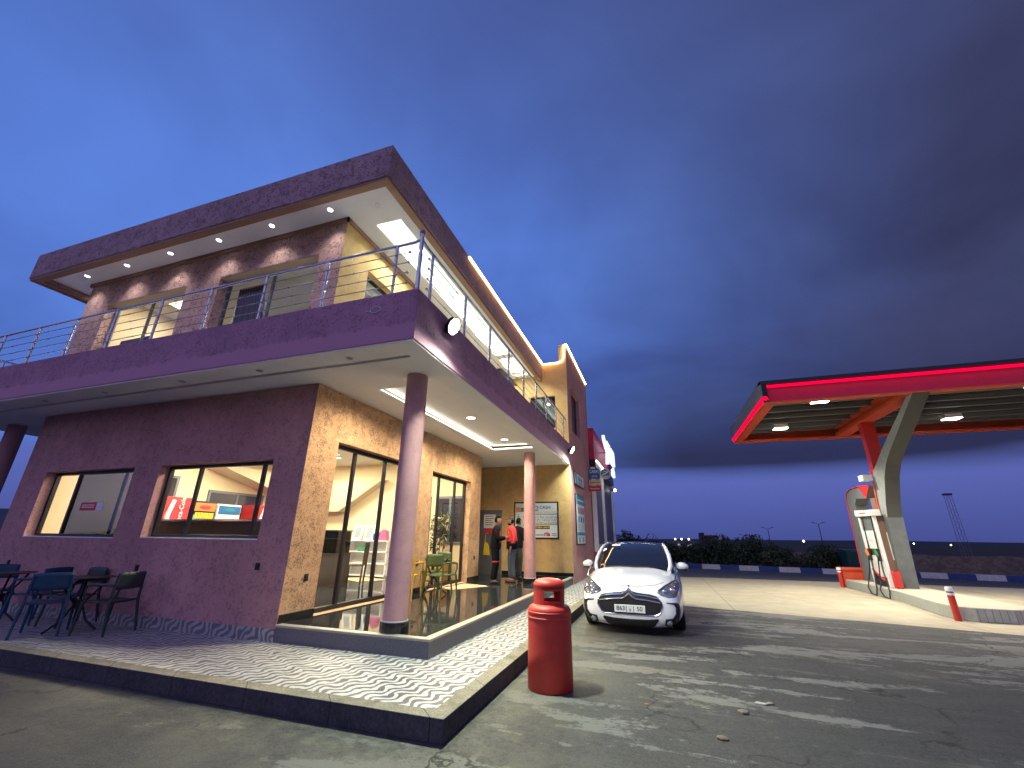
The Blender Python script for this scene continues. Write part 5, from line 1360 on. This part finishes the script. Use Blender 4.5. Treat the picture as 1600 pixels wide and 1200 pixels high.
person('person in black workwear with red trim looking down at a phone beside the grey door', (-2.56, 7.92, ZPL - .002), math.radians(108),
       ((.25, -.05, 1.13), (.07, -.30, 1.16), (-.5, -.7, .25)), ((-.25, -.05, 1.13), (-.07, -.30, 1.16), (.5, -.7, .25)),
       (((.095, -.03, .49), (.10, .03, .09)), ((-.095, -.02, .49), (-.105, .05, .09))), BLACKC, BLACKC, M['rubber'], 0, .03, None, ex_black)
person('bearded person in red jacket and cap standing with arms down in front of the board', (-2.26, 8.5, ZPL - .002), math.radians(-62),
       ((.265, .02, 1.13), (.27, -.09, .90), (0, -.25, -1)), ((-.265, .0, 1.13), (-.24, -.12, .91), (.1, -.3, -1)),
       (((.095, -.02, .49), (.115, .03, .09)), ((-.095, -.03, .49), (-.12, .0, .09))), REDJ, JEANS, SHOE, math.radians(-14), .02, simple('grey_cap', (.06, .05, .05), .8), ex_red, 1.08, True)
person('person in dark navy top and grey jeans seen from behind next to the red jacket', (-2.36, 9.25, ZPL - .002), math.radians(160),
       ((.28, -.02, 1.14), (.16, -.22, 1.08), (-.6, -.7, .1)), ((-.28, -.02, 1.14), (-.16, -.22, 1.08), (.6, -.7, .1)),
       (((.095, -.04, .49), (.13, .02, .09)), ((-.10, .0, .49), (-.16, .09, .09))), NAVY, simple('grey_jeans', (.060, .062, .068), .85, 0, .25, 9, 0, 0, 60, .08), M['rubber'], 0, .05)

# ================================================================== CHAIRS AND TABLES
CH = {'green': simple('olive_plastic', (.070, .112, .036), .42, 0, .1, 6), 'dark_green': simple('dark_green_plastic', (.028, .050, .046), .5, 0, .15, 6),
      'blue': simple('blue_plastic', (.012, .060, .115), .5, 0, .15, 6), 'yellow': simple('yellow_plastic', (.58, .36, .015), .4, 0, .1, 6), 'black': simple('black_frame_paint', (.015, .017, .018), .45, .3, .15, 6)}
def make_chair(key, arms=True, leg_key=None):
    """stacking armchair facing -y, origin on the floor under the seat"""
    m = CH[key]; lm = CH[leg_key or key]
    t = thing('armchair', 'armchair', 'chair', (0, 0, 0))
    g = MB(); n = 8
    vs = []; fs = []
    for k, (y, z) in enumerate(((-.24, .440), (-.20, .452), (-.08, .447), (.08, .440), (.20, .446))):
        w_ = .215 + .01 * (1 if k < 3 else -1)
        for i in range(n + 1):
            x = -w_ + 2 * w_ * i / n; vs.append((x, y, z - .012 * (1 - (x / w_) ** 2)))
    for k in range(4):
        for i in range(n): fs.append((k * (n + 1) + i, k * (n + 1) + i + 1, (k + 1) * (n + 1) + i + 1, (k + 1) * (n + 1) + i))
    g.mesh(vs, fs); s = g.build('seat', m, t, smooth=True); md = s.modifiers.new('s', 'SOLIDIFY'); md.thickness = .022; md.offset = -1
    g = MB(); vs = []; fs = []
    for k in range(6):
        z = .60 + .235 * k / 5
        for i in range(n + 1):
            u_ = -1 + 2 * i / n; x = .225 * u_; vs.append((x, .235 + .10 * (z - .44) - .045 * u_ * u_, z - (.012 * u_ * u_ if k == 5 else 0)))
    for k in range(5):
        for i in range(n): fs.append((k * (n + 1) + i, k * (n + 1) + i + 1, (k + 1) * (n + 1) + i + 1, (k + 1) * (n + 1) + i))
    g.mesh(vs, fs); s = g.build('backrest', m, t, smooth=True); md = s.modifiers.new('s', 'SOLIDIFY'); md.thickness = .02
    for sx in (1, -1):
        g = MB(); g.tube([(sx * .25, -.25, 0), (sx * .232, -.215, .44)], [.016, .022], 8); g.build('leg', lm, t, smooth=True)
        g = MB(); g.tube([(sx * .245, .285, 0), (sx * .222, .205, .44), (sx * .215, .215, .62), (sx * .20, .235, .80)], [.016, .022, .018, .012], 8); g.build('leg', lm, t, smooth=True)
        if arms:
            g = MB(); g.tube([(sx * .225, -.20, .445), (sx * .262, -.20, .56), (sx * .268, -.185, .655), (sx * .262, -.10, .668), (sx * .25, .10, .668), (sx * .222, .215, .66)], [.018, .017, .018, .022, .020, .016], 8)
            g.build('armrest', lm, t, smooth=True)
    return t
chair_proto = {}
def place_chair(key, x, y, rz, z, label, group):
    if key not in chair_proto:
        c = make_chair(key); chair_proto[key] = c
    else: c = copy_tree(chair_proto[key])
    c.location = (x, y, z); c.rotation_euler = (0, 0, math.radians(rz)); tag(c, label, 'chair', group); return c
ZK = .174
GL, GT = 'armchairs along the dark front wall', 'armchairs on the lit terrace'
place_chair('dark_green', -6.16, 1.05, -78, ZK, 'dark green armchair rightmost in the row along the purple front wall', GL)
place_chair('dark_green', -7.38, 1.22, 0, ZK, 'dark green armchair pushed against the wall behind the right dark table', GL)
place_chair('blue', -6.86, .66, -128, ZK, 'blue armchair nearest the kerb with its back to the viewer', GL)
place_chair('blue', -8.12, 1.12, -75, ZK, 'blue armchair standing between the two dark tables by the wall', GL)
place_chair('blue', -9.35, 1.05, 60, ZK, 'blue armchair at the far left table cut by the picture edge', GL)
place_chair('green', -2.58, 4.80, 168, ZP, 'olive green armchair with its back to the viewer on the terrace', GT)
place_chair('green', -3.12, 5.62, -20, ZP, 'olive green armchair on the far side of the terrace table', GT)
place_chair('yellow', -3.16, 4.42, 190, ZP, 'yellow armchair half hidden behind the near terrace column', GT)
def table(x, y, z, label, top_m, rad=.36, h=.74):
    t = thing('bistro_table', label, 'table', (x, y, z))
    g = MB(); g.lathe([(.0001, h - .012), (rad - .01, h - .012), (rad, h - .006), (rad, h), (.0001, h + .001)], (x, y, z), 40); g.build('table_top', top_m, t, smooth=True)
    for k in range(3):
        a = 2 * PI * k / 3 + .5; ca, sa = math.cos(a), math.sin(a)
        g = MB(); g.tube([(x + ca * rad * .85, y + sa * rad * .85, z + h - .02), (x + ca * .22, y + sa * .22, z + .58), (x + ca * .05, y + sa * .05, z + .36), (x + ca * .16, y + sa * .16, z + .14), (x + ca * .33, y + sa * .33, z + .012)], .016, 8)
        g.build('leg', CH['black'], t, smooth=True)
    g = MB(); g.lathe([(.06, .30), (.065, .36), (.06, .42)], (x, y, z), 16); g.build('collar', CH['black'], t, smooth=True); return t
table(-6.78, .98, ZK, 'round dark bistro table between the green and blue chairs by the wall', CH['black'])
table(-8.75, .92, ZK, 'round dark bistro table at the far left of the pavement', CH['black'])
table(-3.00, 5.22, ZP, 'round glass topped table between green and yellow terrace chairs', M['glass'], .38)
t = thing('cardboard_sheet', 'flattened cardboard laid on the wet terrace floor before the glass door', 'cardboard', (-2.95, 7.0, ZP))
b = MB(); b.prism([(-3.30, 6.35), (-2.95, 6.12), (-2.42, 7.18), (-2.78, 7.42), (-3.28, 7.52)], ZP, ZP + .006); b.build('sheet', M['cardboard'], t)

# ================================================================== INSIDE THE CAFE
def cooler(y0, y1, zt, label, kind):
    x1 = -9.9; x0 = -10.55; t = thing('drinks_cooler', label, 'cooler', (x0, (y0 + y1) / 2, ZP))
    side = {'red': M['print_red'], 'yellow': M['print_black'], 'blue': M['white_panel'], 'red2': M['print_red']}[kind]
    plate('cabinet', x0, x1, y0, y1, ZP, zt, side, t, .01)
    hd_ = {'red': M['print_red'], 'yellow': M['print_orange'], 'blue': M['sign_blue'], 'red2': M['print_red']}[kind]
    plate('header', x1 + .001, x1 + .02, y0 + .03, y1 - .03, zt - .26, zt - .05, hd_, t)
    if kind in ('yellow', 'blue'):
        plate('door_pane', x1 + .001, x1 + .012, y0 + .05, y1 - .05, ZP + .2, zt - .36, M['print_grey'] if kind == 'yellow' else M['print_pale'], t)
        g = MB(); rnd = random.Random(3)
        for zz in (1.2, 1.5, 1.75, 1.95):
            if zz > zt - .45: continue
            y = y0 + .08
            while y < y1 - .1:
                g.box(x1 + .013, x1 + .03, y, y + .055, zz, zz + .15); y += .075
        g.build('bottle_row', M['print_yellow'] if kind == 'yellow' else M['print_grey'], t)
        g = MB(); g.ball((x1 + .022, (y0 + y1) / 2, zt - .16), .006, .17, .055, 10); g.build('oval_logo', M['sign_teal'] if kind == 'blue' else M['print_red'], t, smooth=True)
    else:
        g = MB(); ym = y0 + .18
        g.tube([(x1 + .012, ym - .06, ZP + .5), (x1 + .012, ym + .1, ZP + 1.1), (x1 + .012, ym - .04, zt - .5), (x1 + .012, ym + .05, zt - .08)], [.05, .07, .06, .05], 8); g.build('wave_stripe', M['white_panel'], t, smooth=True)
        plate('orange_patch', x1 + .001, x1 + .008, y0 + .01, y0 + .14, ZP + .2, zt - .7, M['print_orange'], t)
        text('lettering', 'Coca-Cola', .16, (x1 + .024, (y0 + y1) / 2 + .1, zt - .35), (0, 0, 1), (0, -1, 0), M['white_panel'], t)
cooler(3.80, 4.50, 2.45, 'red drinks cooler with white wave, leftmost seen through the front window', 'red')
cooler(4.56, 5.20, 2.40, 'black framed cooler with yellow header and bottle rows inside the window', 'yellow')
cooler(5.26, 5.98, 2.36, 'white cooler with blue header, rightmost of the three beside each other', 'blue')
cooler(6.55, 7.25, 2.42, 'red and white cooler standing apart behind the right window mullion', 'red2')
t = thing('bar_counter', 'long black bar counter with pale top just inside the front window', 'counter', (-6.4, 2.9, ZP))
plate('counter_front', -8.6, -4.9, 2.65, 3.05, ZP, 1.80, M['rubber'], t); plate('counter_top', -8.65, -4.87, 2.6, 3.1, 1.801, 1.84, M['steel'], t)
t = thing('display_counter', 'dark glazed display counter left behind the glass door', 'counter', (-6.3, 5.5, ZP))
plate('counter_base', -7.0, -5.75, 5.3, 5.9, ZP, 1.15, M['wood_dark'], t); plate('glass_case', -6.98, -5.77, 5.33, 5.87, 1.151, 1.66, M['glass_tint'], t); plate('case_top', -7.0, -5.75, 5.3, 5.9, 1.661, 1.69, M['steel'], t)
t = thing('shelf_unit', 'white open shelf unit with boxes against the cream back wall', 'shelf', (-6.9, 8.2, ZP))
for z in (ZP + .02, .75, 1.08, 1.40): plate('shelf', -7.62, -6.1, 8.0, 8.40, z, z + .03, M['white_panel'], t)
for x in (-7.62, -6.86, -6.13): plate('upright', x, x + .03, 8.0, 8.40, ZP, 1.40, M['white_panel'], t)
plate('back_panel', -7.6, -6.1, 8.385, 8.40, ZP, 1.40, M['white_panel'], t)
for i, x in enumerate((-7.35, -6.92)):
    t = thing('framed_picture', ('white framed picture leaning left on the shelf unit top', 'white framed picture leaning right on the shelf unit top')[i], 'picture', (x, 8.2, 1.43))
    mt = Matrix.Translation((x, 8.12, 1.431)) @ Matrix.Rotation(math.radians(-14), 4, 'X')
    MB().box(-.17, .17, 0, .02, 0, .46, mt).build('frame', M['white_panel'], t); MB().box(-.11, .11, -.006, -.001, .06, .40, mt).build('print', M['print_grey'], t)
t = thing('gift_bag', 'pink wrapped gift bag on the shelf unit top', 'bag', (-6.35, 8.15, 1.43)); b = MB(); b.prism([(-6.50, 1.431), (-6.22, 1.431), (-6.26, 1.70), (-6.36, 1.76), (-6.47, 1.68)], 8.08, 8.26, 'y'); b.build('bag', simple('pink_wrap', (.50, .12, .28), .5), t, bevel=.01)
t = thing('gift_bag', 'blue wrapped parcel between pictures and pink bag', 'bag', (-6.6, 8.12, 1.43)); b = MB(); b.prism([(-6.70, 1.431), (-6.54, 1.431), (-6.54, 1.66), (-6.70, 1.62)], 8.06, 8.2, 'y'); b.build('bag', M['sign_blue'], t, bevel=.01)
t = thing('green_basket', 'green plastic basket on the upper shelf', 'basket', (-7.0, 8.15, 1.11)); b = MB(); b.prism([(-7.18, 1.111), (-6.90, 1.111), (-6.88, 1.24), (-7.2, 1.24)], 8.05, 8.3, 'y'); b.build('basket', simple('green_basket', (.03, .25, .10), .5), t, bevel=.01)
def leaf_cloud(b, c, rx, ry, rz, n, size, rnd, lump=.35):
    cl_ = [(rnd.gauss(0, .5), rnd.gauss(0, .5), rnd.gauss(0, .45)) for _ in range(max(3, n // 90))]
    for _ in range(n):
        k = rnd.choice(cl_); d_ = Vector((k[0] + rnd.gauss(0, lump), k[1] + rnd.gauss(0, lump), k[2] + rnd.gauss(0, lump)))
        if d_.length > 1: d_ = d_.normalized() * (rnd.random() ** .25)
        p = Vector((c[0] + d_.x * rx, c[1] + d_.y * ry, c[2] + d_.z * rz))
        a = Vector((rnd.gauss(0, 1), rnd.gauss(0, 1), rnd.gauss(0, .7))).normalized(); e = a.orthogonal().normalized()
        s = size * rnd.uniform(.6, 1.3); g_ = a.cross(e)
        e = (e * math.cos(rnd.random() * 6) + g_ * math.sin(rnd.random() * 6)).normalized(); g_ = a.cross(e)
        b.mat(rnd.randint(0, 2)); b.face([p - e * s, p - g_ * s * .35, p + e * s, p + g_ * s * .35])
LEAF = [simple('leaf_dark', (.020, .035, .014), .6, 0, .2, 2), simple('leaf_mid', (.040, .062, .022), .6, 0, .2, 2), simple('leaf_light', (.070, .095, .032), .6, 0, .2, 2)]
t = thing('potted_plant', 'tall leafy plant in an ochre planter behind the far glass door', 'plant', (-4.35, 8.05, ZP))
b = MB(); b.prism([(-4.62, 7.82), (-4.08, 7.82), (-4.08, 8.3), (-4.62, 8.3)], ZP, 1.05); b.build('planter', simple('ochre_planter', (.45, .24, .05), .6), t, bevel=.01)
b = MB(); leaf_cloud(b, (-4.35, 8.05, 1.65), .32, .28, .75, 420, .07, random.Random(5)); b.build('foliage', [M['print_gold'], LEAF[1], LEAF[2]], t)
b = MB()
for dx_ in (-.1, 0, .1): b.tube([(-4.35 + dx_, 8.05, 1.0), (-4.35 + dx_ * 1.6, 8.03, 1.8)], .015, 6)
b.build('stem', M['trunk'], t)
def wooden_chair(x, y, z, rz, label):
    t = thing('slat_chair', label, 'chair', (0, 0, 0)); m = M['wood_dark']
    MB().box(-.21, .21, -.21, .21, .44, .47).build('seat', m, t, bevel=.006)
    for sx in (1, -1):
        MB().bar((sx * .19, -.19, 0), (sx * .19, -.19, .44), .035, .035).build('leg', m, t); MB().bar((sx * .19, .21, 0), (sx * .20, .26, 1.0), .035, .04).build('leg', m, t)
    g = MB()
    for i in range(6): g.bar((-.15 + .06 * i, .225, .47), (-.15 + .06 * i, .262, .97), .022, .014)
    g.box(-.20, .20, .25, .28, .93, 1.01); g.build('backrest', m, t)
    t.location = (x, y, z); t.rotation_euler = (0, 0, math.radians(rz)); return t
wooden_chair(-5.72, 6.1, ZP, -65, 'dark slat back wooden chair seen through the first glass door')
t = thing('cardboard_sheet', 'crumpled brown cardboard on the tiled floor under the shelf unit', 'cardboard', (-6.3, 7.2, ZP)); b = MB(); b.prism([(-7.3, 7.3), (-6.0, 6.7), (-5.6, 7.5), (-6.6, 7.85)], ZP, ZP + .008); b.build('sheet', M['cardboard'], t)
t = thing('balcony_stool', 'dark folding table frame standing on the upper balcony behind the railing', 'table', (-1.9, 5.6, ZT - .08))
for k, y in enumerate((5.2, 6.0)):
    g = MB(); g.bar((-2.3, y, ZT - .08), (-1.5, y, ZT + .62), .03, .03); g.bar((-1.5, y, ZT - .08), (-2.3, y, ZT + .62), .03, .03); g.build('leg', CH['black'], t)
MB().box(-2.4, -1.4, 5.0, 6.2, ZT + .62, ZT + .65).build('table_top', CH['black'], t)

# ================================================================== BACKGROUND
def bush(name, label, x, y, rx, ry, h, n, size, seed, group=None, trunk=True):
    rnd = random.Random(seed); t = thing(name, label, 'bush' if 'bush' in name else 'tree', (x, y, 0), group=group)
    b = MB(); m = max(5, int(rx * 4))
    for i in range(m):
        a = rnd.uniform(-1, 1); cx = x + a * rx * .8; cy = y + rnd.uniform(-.6, .6) * ry; hh = h * (1 - .35 * a * a) * rnd.uniform(.75, 1.0)
        leaf_cloud(b, (cx, cy, hh * .52), rx / m * 2.6 + .35, ry * .6, hh * .50, n // m, size, rnd, .30)
    b.build('crown', LEAF, t)
    b = MB()
    for i in range(4):
        a = rnd.uniform(-.7, .7); b.tube([(x + a * rx * .6, y, 0), (x + a * rx * .7, y + .1, h * .35), (x + a * rx, y + rnd.uniform(-.3, .3), h * .7)], [.06, .045, .02], 6)
    b.build('trunk', M['trunk'], t); return t
GB = 'bushes behind the blue and white kerb'
bush('bush', 'leafy green bush just behind the white car beside the shop', -.6, 27.2, 1.5, 1.2, 2.15, 2600, .11, 21, GB)
bush('bush', 'green bush showing over the middle of the car roof', 1.3, 27.8, 1.2, 1.2, 2.05, 2200, .11, 22, GB)
bush('bush', 'low dark bush right of the car roof below the distant lights', 2.9, 28.2, 1.0, 1.2, 1.65, 1800, .11, 23, GB)
bush('bush', 'broad dark bush, the tallest behind the painted kerb', 6.2, 27.4, 2.3, 1.5, 2.35, 5200, .11, 24, GB)
bush('bush', 'dark bush below the red brown distant building', 4.3, 27.2, 1.3, 1.2, 1.75, 2400, .11, 25, GB)
bush('bush', 'small dark bush at the right foot of the tallest bush', 8.6, 26.8, .9, 1.0, 1.5, 1700, .11, 26, GB)
bush('bush', 'dark round bush between stone wall gap and green dumpster', 10.4, 25.9, 1.2, 1.1, 1.55, 2300, .11, 27, GB)
bush('bush', 'bush cut by the right edge of the picture above the stone wall', 21.0, 26.6, 1.2, 1.2, 1.5, 1800, .11, 28, GB)
def mat_stone():
    m, nt, out = newmat('rubble_stone'); v = coords(nt, (1, 1, 1.3))
    vo = N(nt, 'ShaderNodeTexVoronoi'); vo.inputs['Scale'].default_value = 5; nt.links.new(v, vo.inputs['Vector']); nz = noise(nt, v, 8, 5, .7); big = noise(nt, v, .8, 4, .6)
    c = mixc(nt, ramp(nt, nz, .3, .7), (.16, .12, .085), (.30, .24, .18)); c = mixc(nt, ramp(nt, big, .4, .65, 0, .5), c, (.13, .11, .09))
    c = mixc(nt, ramp(nt, vo.outputs['Distance'], .45, .7, 0, .5), c, (.10, .08, .06)); bsdf(nt, out, c, .95, 0, nz, .8, .05, 0, .2); return m
t = thing('stone_wall', 'low rough sandy stone wall behind the painted kerb', 'wall', (16, 25.2, 0))
b = MB(); q0 = Vector((7.5, 26.9, 0)); q1 = Vector((40, 22.3, 0)); dv = (q1 - q0).normalized(); nv_ = Vector((-dv.y, dv.x, 0)); rnd = random.Random(8); segs = 60
for i in range(segs):
    a = q0 + (q1 - q0) * (i / segs); c = q0 + (q1 - q0) * ((i + 1) / segs); h_ = .92 + rnd.uniform(-.03, .03)
    b.prism([(p.x, p.y) for p in (a, c, c + nv_ * .5, a + nv_ * .5)], 0, h_)
b.build('rubble', mat_stone(), t)
t = thing('dumpster', 'green waste container behind the dispenser portal', 'dumpster', (11.6, 24.9, 0))
b = MB(); b.prism([(24.5, .15), (25.4, .15), (25.5, 1.05), (24.4, 1.05)], 11.0, 12.5, 'x'); b.build('container_body', simple('green_container', (.012, .06, .05), .5), t, bevel=.03)
b = MB(); b.prism([(24.38, 1.05), (25.52, 1.05), (25.45, 1.17), (24.5, 1.12)], 10.97, 12.53, 'x'); b.build('lid', simple('green_lid', (.014, .07, .06), .5), t, bevel=.02)
for x in (11.15, 12.35):
    b = MB(); b.lathe([(.0001, -.04), (.08, -.04), (.08, .04), (.0001, .04)], (0, 0, 0), 14); b.v = [(x + z, 24.65 + xx, .08 + y) for xx, y, z in b.v]; b.build('wheel', M['rubber'], t, smooth=True)
# lattice flood mast
t = thing('lattice_mast', 'slim grey lattice mast with a flat dark head beyond the road', 'mast', (17.9, 28.2, 0))
b = MB(); top, bot = .12, .16; mx_, my_, mh = 17.9, 28.2, 4.15; cn = [(1, 1), (1, -1), (-1, -1), (-1, 1)]
for sx, sy in cn: b.tube([(mx_ + sx * bot, my_ + sy * bot, 0), (mx_ + sx * top, my_ + sy * top, mh)], .010, 5)
K_ = 12
for k in range(K_):
    z0, z1 = mh * k / K_, mh * (k + 1) / K_; r0_, r1_ = bot + (top - bot) * k / K_, bot + (top - bot) * (k + 1) / K_
    for i in range(4):
        (ax, ay), (bx_, by_) = cn[i], cn[(i + 1) % 4]
        b.tube([(mx_ + ax * r0_, my_ + ay * r0_, z0), (mx_ + bx_ * r1_, my_ + by_ * r1_, z1)], .004, 4)
b.build('lattice', simple('galvanised', (.16, .16, .18), .6), t); MB().box(mx_ - .17, mx_ + .17, my_ - .15, my_ + .15, mh + .001, mh + .10).build('head', M['canopy_dark'], t)
def pole(x, y, h, label, arms_=True):
    t = thing('street_lamp', label, 'street lamp', (x, y, 0)); b = MB(); b.tube([(x, y, 0), (x, y, h)], [.07, .04], 8); b.build('pole', M['canopy_dark'], t)
    if arms_:
        b = MB(); b.tube([(x - .65, y, h + .28), (x - .2, y, h + .10), (x, y, h - .04), (x + .2, y, h + .10), (x + .65, y, h + .28)], .028, 6)
        b.box(x - .85, x - .5, y - .06, y + .06, h + .26, h + .32); b.box(x + .5, x + .85, y - .06, y + .06, h + .26, h + .32); b.build('lamp_arm', M['canopy_dark'], t)
pole(23.3, 70, 3.75, 'unlit twin arm street lamp, the tallest on the horizon left of the portal')
pole(17.2, 72, 3.1, 'unlit twin arm street lamp right of the tallest bush')
pole(15.6, 78, 2.5, 'thin distant pole close beside the broad bush top', False)
t = thing('distant_building', 'dark red brown flat roofed building far beyond the bushes', 'building', (12.3, 110, 0))
MB().box(10.4, 14.2, 108, 113, 0, 2.45).build('wall', simple('dark_brick', (.06, .03, .03), .9), t); MB().box(10.4, 11.3, 108.2, 112, 2.451, 3.0).build('roof_room', simple('dark_blue_render', (.03, .03, .05), .9), t)
t = thing('distant_building', 'small grey house with two pale lit windows behind the car', 'building', (5.1, 80, 0))
MB().box(3.4, 7.2, 80, 84, 0, 1.25).build('wall', simple('grey_house', (.10, .10, .11), .9), t)
for x in (4.45, 6.0): MB().box(x, x + .75, 79.96, 79.999, .15, .78).build('window', emis('lit_window', (.8, .8, .75), .35), t)
for i, x in enumerate((4.1, 5.15, 6.3)):
    t = thing('flood_lamp', ('bright white lamp, leftmost of three over the grey house', 'bright white lamp in the middle of the three over the grey house', 'bright white lamp, rightmost of three over the grey house')[i], 'lamp', (x * .99, 78, 0))
    MB().tube([(x * .99, 78, 0), (x * .99, 78, 1.5)], .04, 6).build('pole', M['canopy_dark'], t); b = MB(); b.ball((x * .99, 77.9, 1.55), .13, n=8); b.build('lens', M['lamp_far'], t, smooth=True)
for i, (x, y, z) in enumerate(((27.5, 95, 1.35), (60.5, 150, .9), (68.2, 150, 1.0), (76.3, 150, .75))):
    t = thing('flood_lamp', ('tiny white light on the dark horizon left of the portal', 'tiny white light on the horizon just right of the canopy pillar', 'tiny white light on the horizon left of the lattice mast', 'tiny white light on the horizon right of the lattice mast')[i], 'lamp', (x, y, 0))
    MB().tube([(x, y, 0), (x, y, z)], .05, 6).build('pole', M['canopy_dark'], t); b = MB(); b.ball((x, y - .1, z + .1), .17, n=8); b.build('lens', M['lamp_far'], t, smooth=True)

# ================================================================== LOOSE BITS ON THE ASPHALT
def pebble(x, y, r_, label, m, seed):
    rnd = random.Random(seed); b = MB(); b.ball((0, 0, 0), r_, r_ * .8, r_ * .3, 7)
    b.v = [(x + p[0] * rnd.uniform(.8, 1.15), y + p[1] * rnd.uniform(.8, 1.15), max(.001, p[2] + r_ * .2)) for p in b.v]
    tag(b.build('mortar_lump', m), label, 'rubble')
LUMP = simple('mortar', (.19, .155, .11), .9, 0, .2, 30)
pebble(2.42, 1.62, .055, 'flat beige mortar lump on asphalt right of the red bin', LUMP, 1)
pebble(1.52, 1.52, .025, 'small brown mortar crumb between the red bin and beige lump', simple('brown_crumb', (.28, .15, .06), .9), 2)
pebble(2.72, 1.98, .035, 'grey mortar lump a little behind the beige lump', simple('grey_crumb', (.22, .20, .17), .9), 3)
pebble(2.15, .92, .05, 'tan mortar lump closest to the bottom edge of the picture', LUMP, 4)
t = thing('paper_scrap', 'crumpled white paper scrap on asphalt behind the mortar lumps', 'litter', (2.6, 1.95, 0))
b = MB(); b.prism([(2.56, 1.93), (2.66, 1.90), (2.70, 1.95), (2.60, 1.98)], .004, .012); b.build('scrap', simple('grubby_paper', (.36, .35, .33), .9), t)
